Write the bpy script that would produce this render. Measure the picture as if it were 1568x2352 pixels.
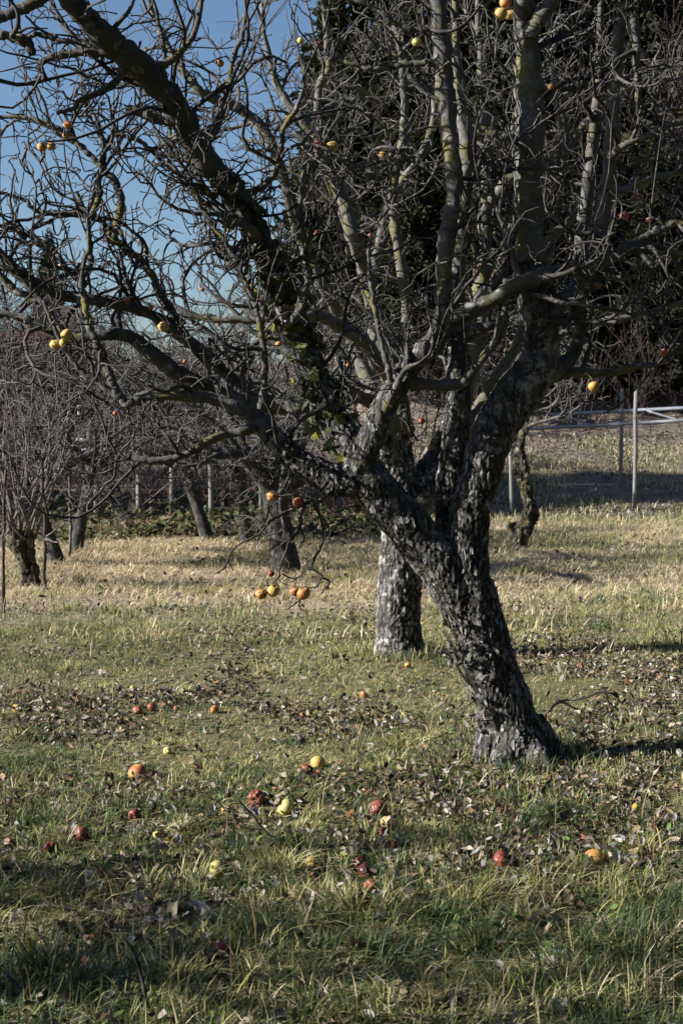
import bpy, math, random
import numpy as np
from mathutils import Vector

# ------------------------------------------------------------------ camera, sky, sun
S = bpy.context.scene
for o in list(bpy.data.objects):
    bpy.data.objects.remove(o)
COL = S.collection
EYE = 1.7
F_PX = 3267.0                      # focal length in units of a 1568 x 2352 picture
PITCH = math.atan2(226.0, F_PX)
cam_d = bpy.data.cameras.new('camera')
cam = bpy.data.objects.new('camera', cam_d)
COL.objects.link(cam)
cam.location = (0, 0, EYE)
cam.rotation_euler = (math.pi/2 - PITCH, 0, 0)
cam_d.sensor_fit = 'VERTICAL'; cam_d.sensor_height = 36; cam_d.sensor_width = 24
cam_d.lens = 50; cam_d.clip_end = 1000; cam_d.clip_start = 0.05
cam_d.dof.use_dof = True; cam_d.dof.focus_distance = 7.1; cam_d.dof.aperture_fstop = 9.0
S.camera = cam

SUN_EL = math.radians(25)
PHI = math.radians(80)
SV = Vector((-math.sin(PHI)*math.cos(SUN_EL), -math.cos(PHI)*math.cos(SUN_EL), math.sin(SUN_EL)))
W = bpy.data.worlds.new('World'); S.world = W; W.use_nodes = True
nt = W.node_tree; nt.nodes.clear()
sky = nt.nodes.new('ShaderNodeTexSky'); sky.sky_type = 'NISHITA'; sky.sun_disc = False
sky.sun_elevation = SUN_EL
sky.sun_rotation = math.atan2(SV.x, SV.y)
sky.altitude = 300; sky.air_density = 1.0; sky.dust_density = 1.1; sky.ozone_density = 4.0
bg = nt.nodes.new('ShaderNodeBackground'); bg.inputs['Strength'].default_value = 0.05
wo = nt.nodes.new('ShaderNodeOutputWorld')
nt.links.new(sky.outputs[0], bg.inputs[0]); nt.links.new(bg.outputs[0], wo.inputs[0])
sl = bpy.data.lights.new('sun', 'SUN'); sl.energy = 5.0; sl.angle = math.radians(0.5); sl.color = (1.0, 0.962, 0.918)
so = bpy.data.objects.new('sun', sl); COL.objects.link(so)
so.rotation_euler = SV.to_track_quat('Z', 'Y').to_euler(); so.location = (-20, -5, 15)
S.view_settings.view_transform = 'Standard'
try: S.view_settings.look = 'None'
except Exception: pass
S.view_settings.exposure = 1.38; S.view_settings.gamma = 1; S.view_settings.use_curve_mapping = False

rng = np.random.default_rng(7)
random.seed(7)

# ------------------------------------------------------------------ small helpers
cp, sp_ = math.cos(PITCH), math.sin(PITCH)
def ray(x, y):
    a = (x-784)/F_PX; b = (1176-y)/F_PX
    return np.array([a, cp + b*sp_, -sp_ + b*cp])
def P(x, y, Y):
    d = ray(x, y)
    return np.array([0, 0, EYE]) + d*(Y/d[1])
def project(p):
    p = np.asarray(p, float); q = p - np.array([0, 0, EYE])
    f = q[..., 1]*cp - q[..., 2]*sp_
    u = q[..., 1]*sp_ + q[..., 2]*cp
    return 784 + F_PX*q[..., 0]/f, 1176 - F_PX*u/f, f

def _h(i, j, k, seed):
    n = (i.astype(np.int64)*374761393 + j.astype(np.int64)*668265263 + k.astype(np.int64)*2147483647 + seed*1274126177) & 0xffffffff
    n = ((n ^ (n >> 13))*1274126177) & 0xffffffff
    n = ((n ^ (n >> 15))*2246822519) & 0xffffffff
    n = n ^ (n >> 16)
    return (n & 0xffffff)/float(0xffffff)
def vnoise(x, y, z=None, seed=0):
    x = np.asarray(x, float); y = np.asarray(y, float)
    z = np.zeros_like(x) if z is None else np.asarray(z, float)
    i, j, k = np.floor(x), np.floor(y), np.floor(z)
    fx, fy, fz = x-i, y-j, z-k
    fx, fy, fz = [t*t*(3-2*t) for t in (fx, fy, fz)]
    r = 0
    for a in (0, 1):
        for b in (0, 1):
            for c in (0, 1):
                w = (fx if a else 1-fx)*(fy if b else 1-fy)*(fz if c else 1-fz)
                r = r + w*_h(i+a, j+b, k+c, seed)
    return r
def fbm(x, y, z=None, seed=0, oct=4):
    r, amp, s, f = 0, 1.0, 0.0, 1.0
    for o in range(oct):
        r = r + amp*vnoise(np.asarray(x)*f, np.asarray(y)*f, None if z is None else np.asarray(z)*f, seed+o*17)
        s += amp; amp *= 0.5; f *= 2.03
    return r/s
def cells(q, seed=0):
    """F1, F2 and a random number per cell for points q (N,3)"""
    b = np.floor(q)
    f1 = np.full(len(q), 9.0); f2 = np.full(len(q), 9.0); cid = np.zeros(len(q))
    for a in (-1, 0, 1):
        for c in (-1, 0, 1):
            for d in (-1, 0, 1):
                g = b + np.array([a, c, d])
                px = g[:, 0] + _h(g[:, 0], g[:, 1], g[:, 2], seed)
                py = g[:, 1] + _h(g[:, 0], g[:, 1], g[:, 2], seed+1)
                pz = g[:, 2] + _h(g[:, 0], g[:, 1], g[:, 2], seed+2)
                dd = np.sqrt((q[:, 0]-px)**2 + (q[:, 1]-py)**2 + (q[:, 2]-pz)**2)
                rid = _h(g[:, 0], g[:, 1], g[:, 2], seed+3)
                new = dd < f1
                f2 = np.where(new, f1, np.minimum(f2, dd)); cid = np.where(new, rid, cid); f1 = np.where(new, dd, f1)
    return f1, f2, cid
def sstep(a, b, x):
    t = np.clip((np.asarray(x, float)-a)/(b-a), 0, 1); return t*t*(3-2*t)

def mesh_from(name, V, faces_list, smooth=True, attrs=None):
    """faces_list: arrays (n,3) or (n,4)"""
    me = bpy.data.meshes.new(name)
    V = np.ascontiguousarray(V, dtype=np.float32)
    faces_list = [np.asarray(f, dtype=np.int32) for f in faces_list if len(f)]
    nl = sum(f.size for f in faces_list); npoly = sum(len(f) for f in faces_list)
    me.vertices.add(len(V)); me.vertices.foreach_set('co', V.ravel())
    me.loops.add(nl); me.polygons.add(npoly)
    me.loops.foreach_set('vertex_index', np.concatenate([f.ravel() for f in faces_list]))
    tot = np.concatenate([np.full(len(f), f.shape[1], dtype=np.int32) for f in faces_list])
    st = np.concatenate([[0], np.cumsum(tot)[:-1]]).astype(np.int32)
    me.polygons.foreach_set('loop_start', st)
    try: me.polygons.foreach_set('loop_total', tot)
    except Exception: pass
    me.polygons.foreach_set('use_smooth', np.full(npoly, smooth, dtype=bool))
    if attrs:
        for k, a in attrs.items():
            a = np.asarray(a, dtype=np.float32)
            if a.ndim == 1:
                at = me.attributes.new(k, 'FLOAT', 'POINT'); at.data.foreach_set('value', a)
            else:
                if a.shape[1] == 3: a = np.concatenate([a, np.ones((len(a), 1), np.float32)], 1)
                at = me.attributes.new(k, 'FLOAT_COLOR', 'POINT'); at.data.foreach_set('color', a.ravel())
    me.update(calc_edges=True)
    return me
def link(name, me, mat=None, parent=None, loc=None, **props):
    o = bpy.data.objects.new(name, me); COL.objects.link(o)
    if mat is not None and me is not None and len(me.materials) == 0: me.materials.append(mat)
    if parent is not None:
        o.parent = parent
        if loc is None: o.location = (-Vector(parent.location))   # mesh data in world coordinates
    if loc is not None: o.location = loc
    for k, v in props.items(): o[k] = v
    return o
def thing(name, loc, label, category, group=None):
    o = bpy.data.objects.new(name, None); COL.objects.link(o); o.location = loc
    o.empty_display_size = 0.1
    o['label'] = label; o['category'] = category
    if group: o['group'] = group
    return o

# ---- tubes
def tube(pts, rad, n=12, caps=True, knob=0.):
    pts = np.asarray(pts, float); rad = np.asarray(rad, float); m = len(pts)
    tan = np.gradient(pts, axis=0); tan /= np.linalg.norm(tan, axis=1)[:, None] + 1e-9
    ref = np.array([0.13, -1, 0.21]) if abs(tan[0][1]) < 0.8 else np.array([1, 0.1, 0.2])
    u = np.cross(tan[0], ref); u /= np.linalg.norm(u)
    V = []; a = np.arange(n)*2*math.pi/n
    for i in range(m):
        u = u - tan[i]*np.dot(u, tan[i]); u /= np.linalg.norm(u)+1e-9
        v = np.cross(tan[i], u)
        V.append(pts[i] + rad[i]*(np.cos(a)[:, None]*u + np.sin(a)[:, None]*v))
    V = np.concatenate(V)
    if knob:
        ce = np.repeat(pts, n, 0); q_ = V*np.array([1, 1, .8])
        kn = (fbm(q_[:, 0]*16, q_[:, 1]*16, q_[:, 2]*16, seed=77, oct=3)-.5)*1.0 + (fbm(q_[:, 0]*42, q_[:, 1]*42, q_[:, 2]*42, seed=79, oct=2)-.5)*.5
        V = ce + (V-ce)*(1+knob*kn)[:, None]
    i = np.arange(m-1)[:, None]*n; j = np.arange(n)[None, :]; j2 = (j+1) % n
    Q = np.stack([i+j, i+j2, i+n+j2, i+n+j], -1).reshape(-1, 4)
    T = np.zeros((0, 3), int)
    if caps:
        V = np.concatenate([V, pts[:1], pts[-1:]])
        c0, c1 = m*n, m*n+1
        k = np.arange(n); k2 = (k+1) % n
        T = np.concatenate([np.stack([k2, k, np.full(n, c0)], -1), np.stack([(m-1)*n+k, (m-1)*n+k2, np.full(n, c1)], -1)])
    return V, Q, T
def join(parts):
    V, Qs, Ts, off = [], [], [], 0
    for v, q, t in parts:
        V.append(v); Qs.append(q+off); Ts.append(t+off); off += len(v)
    return np.concatenate(V), np.concatenate(Qs), np.concatenate(Ts)
def batch_tubes(pts, rad, n=3):
    """pts (m,k,3), rad (m,k)"""
    m, k, _ = pts.shape
    tan = np.gradient(pts, axis=1); tan /= np.linalg.norm(tan, axis=2)[..., None]+1e-9
    ref = np.tile(np.array([[0.31, -0.9, 0.27]]), (m, 1)); ref = ref[:, None, :]
    u = np.cross(tan, ref); u /= np.linalg.norm(u, axis=2)[..., None]+1e-9
    v = np.cross(tan, u)
    a = np.arange(n)*2*math.pi/n
    V = pts[:, :, None, :] + rad[:, :, None, None]*(np.cos(a)[None, None, :, None]*u[:, :, None, :] + np.sin(a)[None, None, :, None]*v[:, :, None, :])
    base = (np.arange(m)*k*n)[:, None, None] + (np.arange(k-1)*n)[None, :, None]
    j = np.arange(n)[None, None, :]; j2 = (j+1) % n
    Q = np.stack([base+j, base+j2, base+n+j2, base+n+j], -1).reshape(-1, 4)
    return V.reshape(-1, 3), Q, np.zeros((0, 3), int)
def spline(ctrl, per=6):
    """Catmull-Rom through rows of ctrl"""
    c = np.asarray(ctrl, float); c = np.concatenate([2*c[:1]-c[1:2], c, 2*c[-1:]-c[-2:-1]])
    out = []
    for i in range(1, len(c)-2):
        for t in np.arange(per)/per:
            p0, p1, p2, p3 = c[i-1], c[i], c[i+1], c[i+2]
            out.append(0.5*((2*p1) + (p2-p0)*t + (2*p0-5*p1+4*p2-p3)*t*t + (3*p1-p0-3*p2+p3)*t**3))
    out.append(c[-2])
    return np.array(out)
def traced(rows, Y=7.0, per=6, wob=0.12):
    """rows (x, y, r[, Y]) -> points and radii in metres"""
    r3 = []; y0 = Y
    for r in rows:
        if len(r) > 3: y0 = r[3]
        p = P(r[0], r[1], y0); d = y0
        r3.append([*p, r[2]*d/F_PX])
    s = spline(r3, per)
    pts, rad = s[:, :3].copy(), np.maximum(s[:, 3], 0.0015)
    n = rng.normal(size=(len(pts), 3))
    n = (n + np.roll(n, 1, 0) + np.roll(n, -1, 0))/3
    n[0] = 0; n[-1] = 0
    pts += n*rad[:, None]*wob*2
    rad = rad*(1+min(wob, .1)*rng.normal(size=len(rad))*(wob > .04))
    return pts, rad

# ---- growing twigs, all of one order at once
def unit(v): return v/(np.linalg.norm(v, axis=-1, keepdims=True)+1e-9)
def grow(P0, D0, L, K, wig, trop, zig=0.0):
    m = len(P0); D = unit(D0); pts = [P0]; p = P0.copy()
    z = unit(np.cross(D, rng.normal(size=(m, 3))))
    mom = np.zeros((m, 3))
    for k in range(K):
        mom = 0.68*mom + rng.normal(size=(m, 3))*wig*.8
        D = unit(D + mom + np.array([0, 0, trop]) + z*zig*(1 if k % 2 else -1)*rng.uniform(.4, 1.6, size=(m, 1)))
        p = p + D*(L/K)[:, None]*rng.uniform(.7, 1.3, size=(m, 1))
        pts.append(p)
    return np.stack(pts, 1)
def sprout(pts, rad, L, per_m, t0=0.12, up=0.25, spread=1.0, rmax=1.0):
    """choose points along strands; returns positions, directions, parent radius, parent length left"""
    m, k, _ = pts.shape
    cnt = rng.poisson(np.maximum(L*per_m, 0))
    idx = np.repeat(np.arange(m), cnt)
    t = rng.uniform(t0, 1.0, size=len(idx))*(k-1)
    i = np.minimum(t.astype(int), k-2); f = (t-i)[:, None]
    a, b = pts[idx, i], pts[idx, i+1]
    pos = a*(1-f)+b*f; tan = unit(b-a)
    pr = rad[idx, i]*(1-f[:, 0]) + rad[idx, i+1]*f[:, 0]
    perp = unit(np.cross(tan, rng.normal(size=tan.shape)))
    ang = rng.uniform(.5, 1.35, size=(len(idx), 1))
    d = unit(tan*np.cos(ang) + perp*np.sin(ang)*spread + np.array([0, 0, up])*rng.uniform(0, 1.6, size=(len(idx), 1)))
    keep = pr < rmax
    return pos[keep], d[keep], pr[keep], (1-t[keep]/(k-1))
def resample(pts, rad, k):
    s = np.concatenate([[0], np.cumsum(np.linalg.norm(np.diff(pts, axis=0), axis=1))])
    q = np.linspace(0, s[-1], k)
    return np.stack([np.interp(q, s, pts[:, i]) for i in range(3)], -1), np.interp(q, s, rad), s[-1]
def crown_from(limbs, d1=5.0, d2=11.0, d3=14.0, L1=(0.35, 1.1), L2=(0.1, 0.42), L3=(0.03, 0.13), rt=(0.0058, 0.0046, 0.0037), keep=None, up=0.25, rmax=0.075, n1=5):
    """limbs: list of (pts, rad). Returns tube parts and all twig points."""
    K = 24
    A = [resample(p, r, K) for p, r in limbs]
    pts = np.stack([a[0] for a in A]); rad = np.stack([a[1] for a in A]); L = np.array([a[2] for a in A])
    parts, allp = [], []
    pos, d, pr, left = sprout(pts, rad, L, d1, t0=0.1, up=up, rmax=rmax)
    l = rng.uniform(*L1, size=len(pos))*(0.55+0.45*rng.random(len(pos)))
    t1 = grow(pos, d, l, 11, 0.29, 0.05, 0.14)
    if keep is not None: ok = keep(t1); t1, pr, l = t1[ok], pr[ok], l[ok]
    w = np.linspace(1, 0.42, 12)[None, :]
    r0 = np.clip(pr*0.65, 0.0065, 0.014)*rng.uniform(.75, 1.15, len(pr))
    r1 = r0[:, None]*w
    parts.append(batch_tubes(t1, r1, n1)); allp.append(t1.reshape(-1, 3))
    # second order, on first order and directly on the limbs
    pa = sprout(t1, r1, l, d2, t0=.08, up=.15)
    pb = sprout(pts, rad, L, d1*1.1, t0=.25, up=.2, rmax=rmax*0.6)
    pos = np.concatenate([pa[0], pb[0]]); d = np.concatenate([pa[1], pb[1]])
    l = rng.uniform(*L2, size=len(pos))
    l = l*rng.uniform(.5, 1.2, len(l))
    t2 = grow(pos, d, l, 7, 0.50, 0.04, 0.26)
    if keep is not None: ok = keep(t2); t2, l = t2[ok], l[ok]
    r2 = (rt[0]*rng.uniform(.7, 1.15, len(t2)))[:, None]*np.linspace(1, .45, 8)[None, :]
    parts.append(batch_tubes(t2, r2, 4)); allp.append(t2.reshape(-1, 3))
    pos, d, _, _ = sprout(t2, r2, l, d3, t0=.15, up=.15)
    l = rng.uniform(*L3, size=len(pos))
    t3 = grow(pos, d, l, 3, 0.3, 0.06, 0.35)
    if keep is not None: ok = keep(t3); t3 = t3[ok]
    rr = np.tile(np.array([[1, .85, .8, 1.05]]), (len(t3), 1))*rt[2]*rng.uniform(.7, 1.2, size=(len(t3), 1))
    parts.append(batch_tubes(t3, rr, 3))
    return parts, np.concatenate(allp)

# ------------------------------------------------------------------ materials
def new_mat(name):
    m = bpy.data.materials.new(name); m.use_nodes = True
    t = m.node_tree; b = t.nodes['Principled BSDF']
    b.inputs['Roughness'].default_value = 0.9
    try: b.inputs['Specular IOR Level'].default_value = 0.2
    except Exception: pass
    return m, t, b
def node(t, kind, **kw):
    n = t.nodes.new(kind)
    for k, v in kw.items():
        if k in n.inputs.keys(): n.inputs[k].default_value = v
        else: setattr(n, k, v)
    return n
def noise_n(t, vec, scale, detail=4, rough=.6):
    n = node(t, 'ShaderNodeTexNoise', Scale=scale, Detail=detail, Roughness=rough); t.links.new(vec, n.inputs['Vector']); return n.outputs['Fac']
def ramp(t, fac, stops):
    r = t.nodes.new('ShaderNodeValToRGB'); e = r.color_ramp.elements
    while len(e) < len(stops): e.new(0.5)
    for el, (p, c) in zip(e, stops): el.position = p; el.color = (*c, 1) if len(c) == 3 else c
    t.links.new(fac, r.inputs[0]); return r.outputs[0]
def mix(t, fac, a, b, mode='MIX'):
    m = t.nodes.new('ShaderNodeMix'); m.data_type = 'RGBA'; m.blend_type = mode
    for s, v in ((m.inputs[0], fac), (m.inputs[6], a), (m.inputs[7], b)):
        if hasattr(v, 'links'): t.links.new(v, s)
        else: s.default_value = v if not isinstance(v, tuple) else (*v, 1) if len(v) == 3 else v
    return m.outputs[2]
def coords(t, scale=(1, 1, 1)):
    g = t.nodes.new('ShaderNodeTexCoord'); mp = t.nodes.new('ShaderNodeMapping'); mp.inputs['Scale'].default_value = scale
    t.links.new(g.outputs['Object'], mp.inputs['Vector']); return mp.outputs[0]
def bump(t, b, h, strength=.6, dist=.01):
    n = node(t, 'ShaderNodeBump', Strength=strength, Distance=dist); t.links.new(h, n.inputs['Height']); t.links.new(n.outputs[0], b.inputs['Normal'])
def grey(a): return (a, a, a)

def bark_trunk(name, lichen=None, plate=(0.21, 0.205, 0.193), dark=(0.012, 0.0105, 0.009), moss=0.5):
    m, t, b = new_mat(name)
    v = coords(t); vs = coords(t, (1, 1, .4))
    at = node(t, 'ShaderNodeAttribute', attribute_name='crack'); ti = node(t, 'ShaderNodeAttribute', attribute_name='tint')
    c = mix(t, ti.outputs['Fac'], (0.04, 0.036, 0.032), plate)
    n1 = noise_n(t, vs, 28, 6, .7)
    c = mix(t, ramp(t, n1, [(.38, grey(0)), (.62, grey(.8))]), c, tuple(x*.35 for x in plate))
    n2 = noise_n(t, v, 7, 5, .65)
    c = mix(t, ramp(t, n2, [(.52, grey(0)), (.64, grey(moss))]), c, (0.095, 0.095, 0.02))
    n3 = noise_n(t, v, 13, 5, .7)
    c = mix(t, ramp(t, n3, [(.53, grey(0)), (.60, grey(.9))]), c, tuple(x*1.55 for x in plate))
    if lichen is not None:
        g = t.nodes.new('ShaderNodeNewGeometry')
        for (p, r, lc) in lichen:
            d = node(t, 'ShaderNodeVectorMath', operation='DISTANCE'); t.links.new(g.outputs['Position'], d.inputs[0]); d.inputs[1].default_value = p
            nn = node(t, 'ShaderNodeMath', operation='MULTIPLY_ADD'); t.links.new(noise_n(t, v, 22, 5, .7), nn.inputs[0]); nn.inputs[1].default_value = r*2.6; t.links.new(d.outputs['Value'], nn.inputs[2])
            c = mix(t, ramp(t, nn.outputs[0], [(r*1.9, grey(.95)), (r*2.2, grey(0))]), c, lc)
    c = mix(t, at.outputs['Fac'], dark, c)
    t.links.new(c, b.inputs['Base Color'])
    n4 = noise_n(t, vs, 70, 6, .75)
    bump(t, b, n4, .8, .012)
    return m
def bark_limb(name, base=(0.085, 0.082, 0.077), dark=(0.022, 0.021, 0.019), moss=0.75, mosscol=(0.135, 0.125, 0.018), lichen=None):
    m, t, b = new_mat(name)
    v = coords(t)
    n1 = noise_n(t, v, 40, 6, .7); n0 = noise_n(t, v, 5, 4, .6)
    c = mix(t, ramp(t, n1, [(.4, grey(0)), (.6, grey(.75))]), base, dark)
    c = mix(t, ramp(t, n0, [(.4, grey(0)), (.62, grey(.35))]), c, (0.15, 0.145, 0.135))
    n2 = noise_n(t, v, 6.5, 6, .7)
    c = mix(t, ramp(t, n2, [(.49, grey(0)), (.62, grey(moss))]), c, mosscol)
    c = mix(t, ramp(t, noise_n(t, v, 17, 5, .7), [(.57, grey(0)), (.64, grey(.8))]), c, (0.22, 0.215, 0.20))
    if lichen is not None:
        g = t.nodes.new('ShaderNodeNewGeometry')
        for (p, r) in lichen:
            d = node(t, 'ShaderNodeVectorMath', operation='DISTANCE'); t.links.new(g.outputs['Position'], d.inputs[0]); d.inputs[1].default_value = p
            nn = node(t, 'ShaderNodeMath', operation='MULTIPLY_ADD'); t.links.new(noise_n(t, v, 25, 5, .7), nn.inputs[0]); nn.inputs[1].default_value = r*2.2; t.links.new(d.outputs['Value'], nn.inputs[2])
            fac = ramp(t, nn.outputs[0], [(r*1.75, grey(1)), (r*1.95, grey(0))])
            c = mix(t, fac, c, (0.24, 0.19, 0.012))
    t.links.new(c, b.inputs['Base Color'])
    bump(t, b, noise_n(t, v, 85, 6, .75), .7, .008)
    return m
def twig_mat(name, a=(0.058, 0.052, 0.047), b2=(0.028, 0.025, 0.023), li=(0.12, 0.115, 0.10)):
    m, t, b = new_mat(name); v = coords(t)
    c = mix(t, ramp(t, noise_n(t, v, 9, 4, .7), [(.38, grey(0)), (.62, grey(1))]), a, b2)
    c = mix(t, ramp(t, noise_n(t, v, 22, 3, .7), [(.56, grey(0)), (.68, grey(.8))]), c, li)
    t.links.new(c, b.inputs['Base Color']); b.inputs['Roughness'].default_value = .75
    return m
def tint_mat(name, trans=.3, rough=.75, spec=.25, noise_amt=.25, ns=60):
    """colour from the per-piece tint attribute, thin translucent piece"""
    m, t, b = new_mat(name)
    at = node(t, 'ShaderNodeAttribute', attribute_name='tint')
    v = coords(t)
    c = mix(t, ramp(t, noise_n(t, v, ns, 3, .6), [(.35, grey(0)), (.7, grey(noise_amt))]), at.outputs['Color'], (0.03, 0.025, 0.015))
    t.links.new(c, b.inputs['Base Color']); b.inputs['Roughness'].default_value = rough
    b.inputs['Specular IOR Level'].default_value = spec
    if trans > 0:
        tr = t.nodes.new('ShaderNodeBsdfTranslucent'); t.links.new(c, tr.inputs[0])
        ms = t.nodes.new('ShaderNodeMixShader'); ms.inputs[0].default_value = trans
        out = t.nodes['Material Output']
        t.links.new(b.outputs[0], ms.inputs[1]); t.links.new(tr.outputs[0], ms.inputs[2]); t.links.new(ms.outputs[0], out.inputs[0])
    return m

YM, GM = (0.15, 0.135, 0.015), (0.085, 0.09, 0.02)
M_TRUNK = bark_trunk('bark_old_apple', lichen=[(tuple(P(805, 1080, 6.85)), .09, YM), (tuple(P(838, 1015, 6.82)), .06, YM), (tuple(P(1056, 1010, 7.1)), .075, (.26, .21, .012)), (tuple(P(1035, 985, 7.1)), .04, (.24, .19, .012)), (tuple(P(1175, 890, 6.9)), .10, GM), (tuple(P(1215, 800, 6.95)), .10, GM), (tuple(P(985, 775, 6.85)), .04, YM), (tuple(P(900, 905, 6.8)), .05, GM), (tuple(P(740, 1105, 6.85)), .09, GM)])
M_TRUNK2 = bark_trunk('bark_pale_apple', plate=(0.33, 0.322, 0.305), moss=.35)
M_TRUNK3 = bark_trunk('bark_far_apple', plate=(0.085, 0.082, 0.076), moss=.5)
LICH = [(tuple(P(1053, 1008, 7.12)), .055), (tuple(P(1072, 362, 7.25)), .035), (tuple(P(985, 775, 6.93)), .03)]
M_LIMB = bark_limb('bark_limb', lichen=LICH)
M_TRUNK_L = M_TRUNK
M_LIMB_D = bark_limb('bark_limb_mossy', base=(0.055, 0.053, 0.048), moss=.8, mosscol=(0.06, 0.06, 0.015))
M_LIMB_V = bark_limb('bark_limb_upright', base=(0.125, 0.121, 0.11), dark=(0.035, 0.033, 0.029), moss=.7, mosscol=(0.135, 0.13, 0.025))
M_TWIG = twig_mat('twig_bark')
M_TWIG2 = twig_mat('twig_bark_far', a=(0.095, 0.089, 0.08), b2=(0.042, 0.039, 0.036), li=(0.15, 0.143, 0.125))
M_SHOOT = twig_mat('pale_shoot_bark', a=(0.14, 0.122, 0.113), b2=(0.075, 0.063, 0.06), li=(0.21, 0.195, 0.18))
M_PLUM = twig_mat('plum_shrub_bark', a=(0.06, 0.044, 0.043), b2=(0.028, 0.021, 0.021), li=(0.085, 0.065, 0.06))
M_RED = twig_mat('red_shrub_bark', a=(0.19, 0.085, 0.075), b2=(0.11, 0.05, 0.045), li=(0.22, 0.13, 0.12))
M_GRASS = tint_mat('grass_blade', trans=.28, noise_amt=.12)
M_LEAF = tint_mat('dead_leaf', trans=.15, noise_amt=.45, ns=90)
M_GREEN = tint_mat('green_leaf', trans=.25, rough=.65, spec=.2, noise_amt=.2)
M_FLAKE = tint_mat('bark_flake', trans=0, rough=.95, noise_amt=.5, ns=70)

# ------------------------------------------------------------------ ground
def rise(x, y):
    x = np.asarray(x, float); y = np.asarray(y, float)
    s = sstep(-1.0, 2.2, x)
    r = .15*np.maximum(y-22.6, 0) + .36*np.maximum(y-31, 0)
    r = np.minimum(r, 13 + .05*y)
    l = .045*np.maximum(y-19.5, 0) + .10*np.maximum(y-28, 0)
    l = np.minimum(l, 3.5)
    return s*r + (1-s)*l
def height(x, y):
    x = np.asarray(x, float); y = np.asarray(y, float)
    return rise(x, y) + .09*(fbm(x*.45+9, y*.45, seed=3, oct=3)-.5) + .035*(fbm(x*3+4, y*3, seed=5, oct=3)-.5)
def G(x, y):
    """where the line of sight through (x, y) meets the ground"""
    d = ray(x, y); o = np.array([0, 0, EYE]); t = 1.0
    while t < 90:
        p = o+d*t
        if p[2] < float(height(p[0], p[1])): break
        t += .02
    return o+d*t

M_GROUND, t, b = new_mat('orchard_soil'); v = coords(t)
c = ramp(t, noise_n(t, v, 1.6, 8, .7), [(.3, (0.08, 0.07, 0.035)), (.48, (0.20, 0.18, 0.085)), (.62, (0.14, 0.155, 0.06)), (.75, (0.28, 0.245, 0.13))])
sx = t.nodes.new('ShaderNodeSeparateXYZ'); t.links.new(v, sx.inputs[0])
wav = node(t, 'ShaderNodeMath', operation='MULTIPLY_ADD'); t.links.new(noise_n(t, v, .5, 4, .6), wav.inputs[0]); wav.inputs[1].default_value = 5.0; t.links.new(sx.outputs['Y'], wav.inputs[2])
mr = node(t, 'ShaderNodeMapRange'); t.links.new(wav.outputs[0], mr.inputs[0]); mr.inputs[1].default_value = 13.2; mr.inputs[2].default_value = 15.5
mr2 = node(t, 'ShaderNodeMapRange'); t.links.new(wav.outputs[0], mr2.inputs[0]); mr2.inputs[1].default_value = 26; mr2.inputs[2].default_value = 24.5
mm = node(t, 'ShaderNodeMath', operation='MULTIPLY'); t.links.new(mr.outputs[0], mm.inputs[0]); t.links.new(mr2.outputs[0], mm.inputs[1])
c = mix(t, mm.outputs[0], c, (0.46, 0.37, 0.265))
mr3 = node(t, 'ShaderNodeMapRange'); t.links.new(wav.outputs[0], mr3.inputs[0]); mr3.inputs[1].default_value = 24.6; mr3.inputs[2].default_value = 25.8
soil = ramp(t, noise_n(t, v, 2.2, 8, .75), [(.3, (0.07, 0.05, 0.035)), (.45, (0.17, 0.13, 0.10)), (.6, (0.26, 0.21, 0.165)), (.72, (0.13, 0.13, 0.055))])
soil = mix(t, ramp(t, noise_n(t, v, 14, 4, .7), [(.56, grey(0)), (.62, grey(.8))]), soil, (0.36, 0.31, 0.26))
c = mix(t, mr3.outputs[0], c, soil)
c = mix(t, ramp(t, noise_n(t, v, 30, 6, .75), [(.35, grey(.6)), (.6, grey(0))]), c, (0.035, 0.028, 0.02))
c = mix(t, ramp(t, noise_n(t, v, 55, 3, .7), [(.6, grey(0)), (.7, grey(.7))]), c, (0.24, 0.19, 0.14))
t.links.new(c, b.inputs['Base Color']); bump(t, b, noise_n(t, v, 45, 8, .75), 1.0, .03)
ny, nx = 330, 170
ys = np.concatenate([np.linspace(-14, 2.5, 30), 2.5*(220/2.5)**(np.linspace(0, 1, ny-30))])
us = np.linspace(-1, 1, nx); us = np.sign(us)*np.abs(us)**1.5
X = us[None, :]*(9 + 1.3*np.abs(ys))[:, None]; Yg = np.repeat(ys[:, None], nx, 1)
Z = height(X, Yg)
i = np.arange(ny-1)[:, None]*nx; j = np.arange(nx-1)[None, :]
Q = np.stack([i+j, i+j+1, i+nx+j+1, i+nx+j], -1).reshape(-1, 4)
link('ground', mesh_from('ground', np.stack([X, Yg, Z], -1).reshape(-1, 3), [Q]), M_GROUND, kind='structure')

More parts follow.
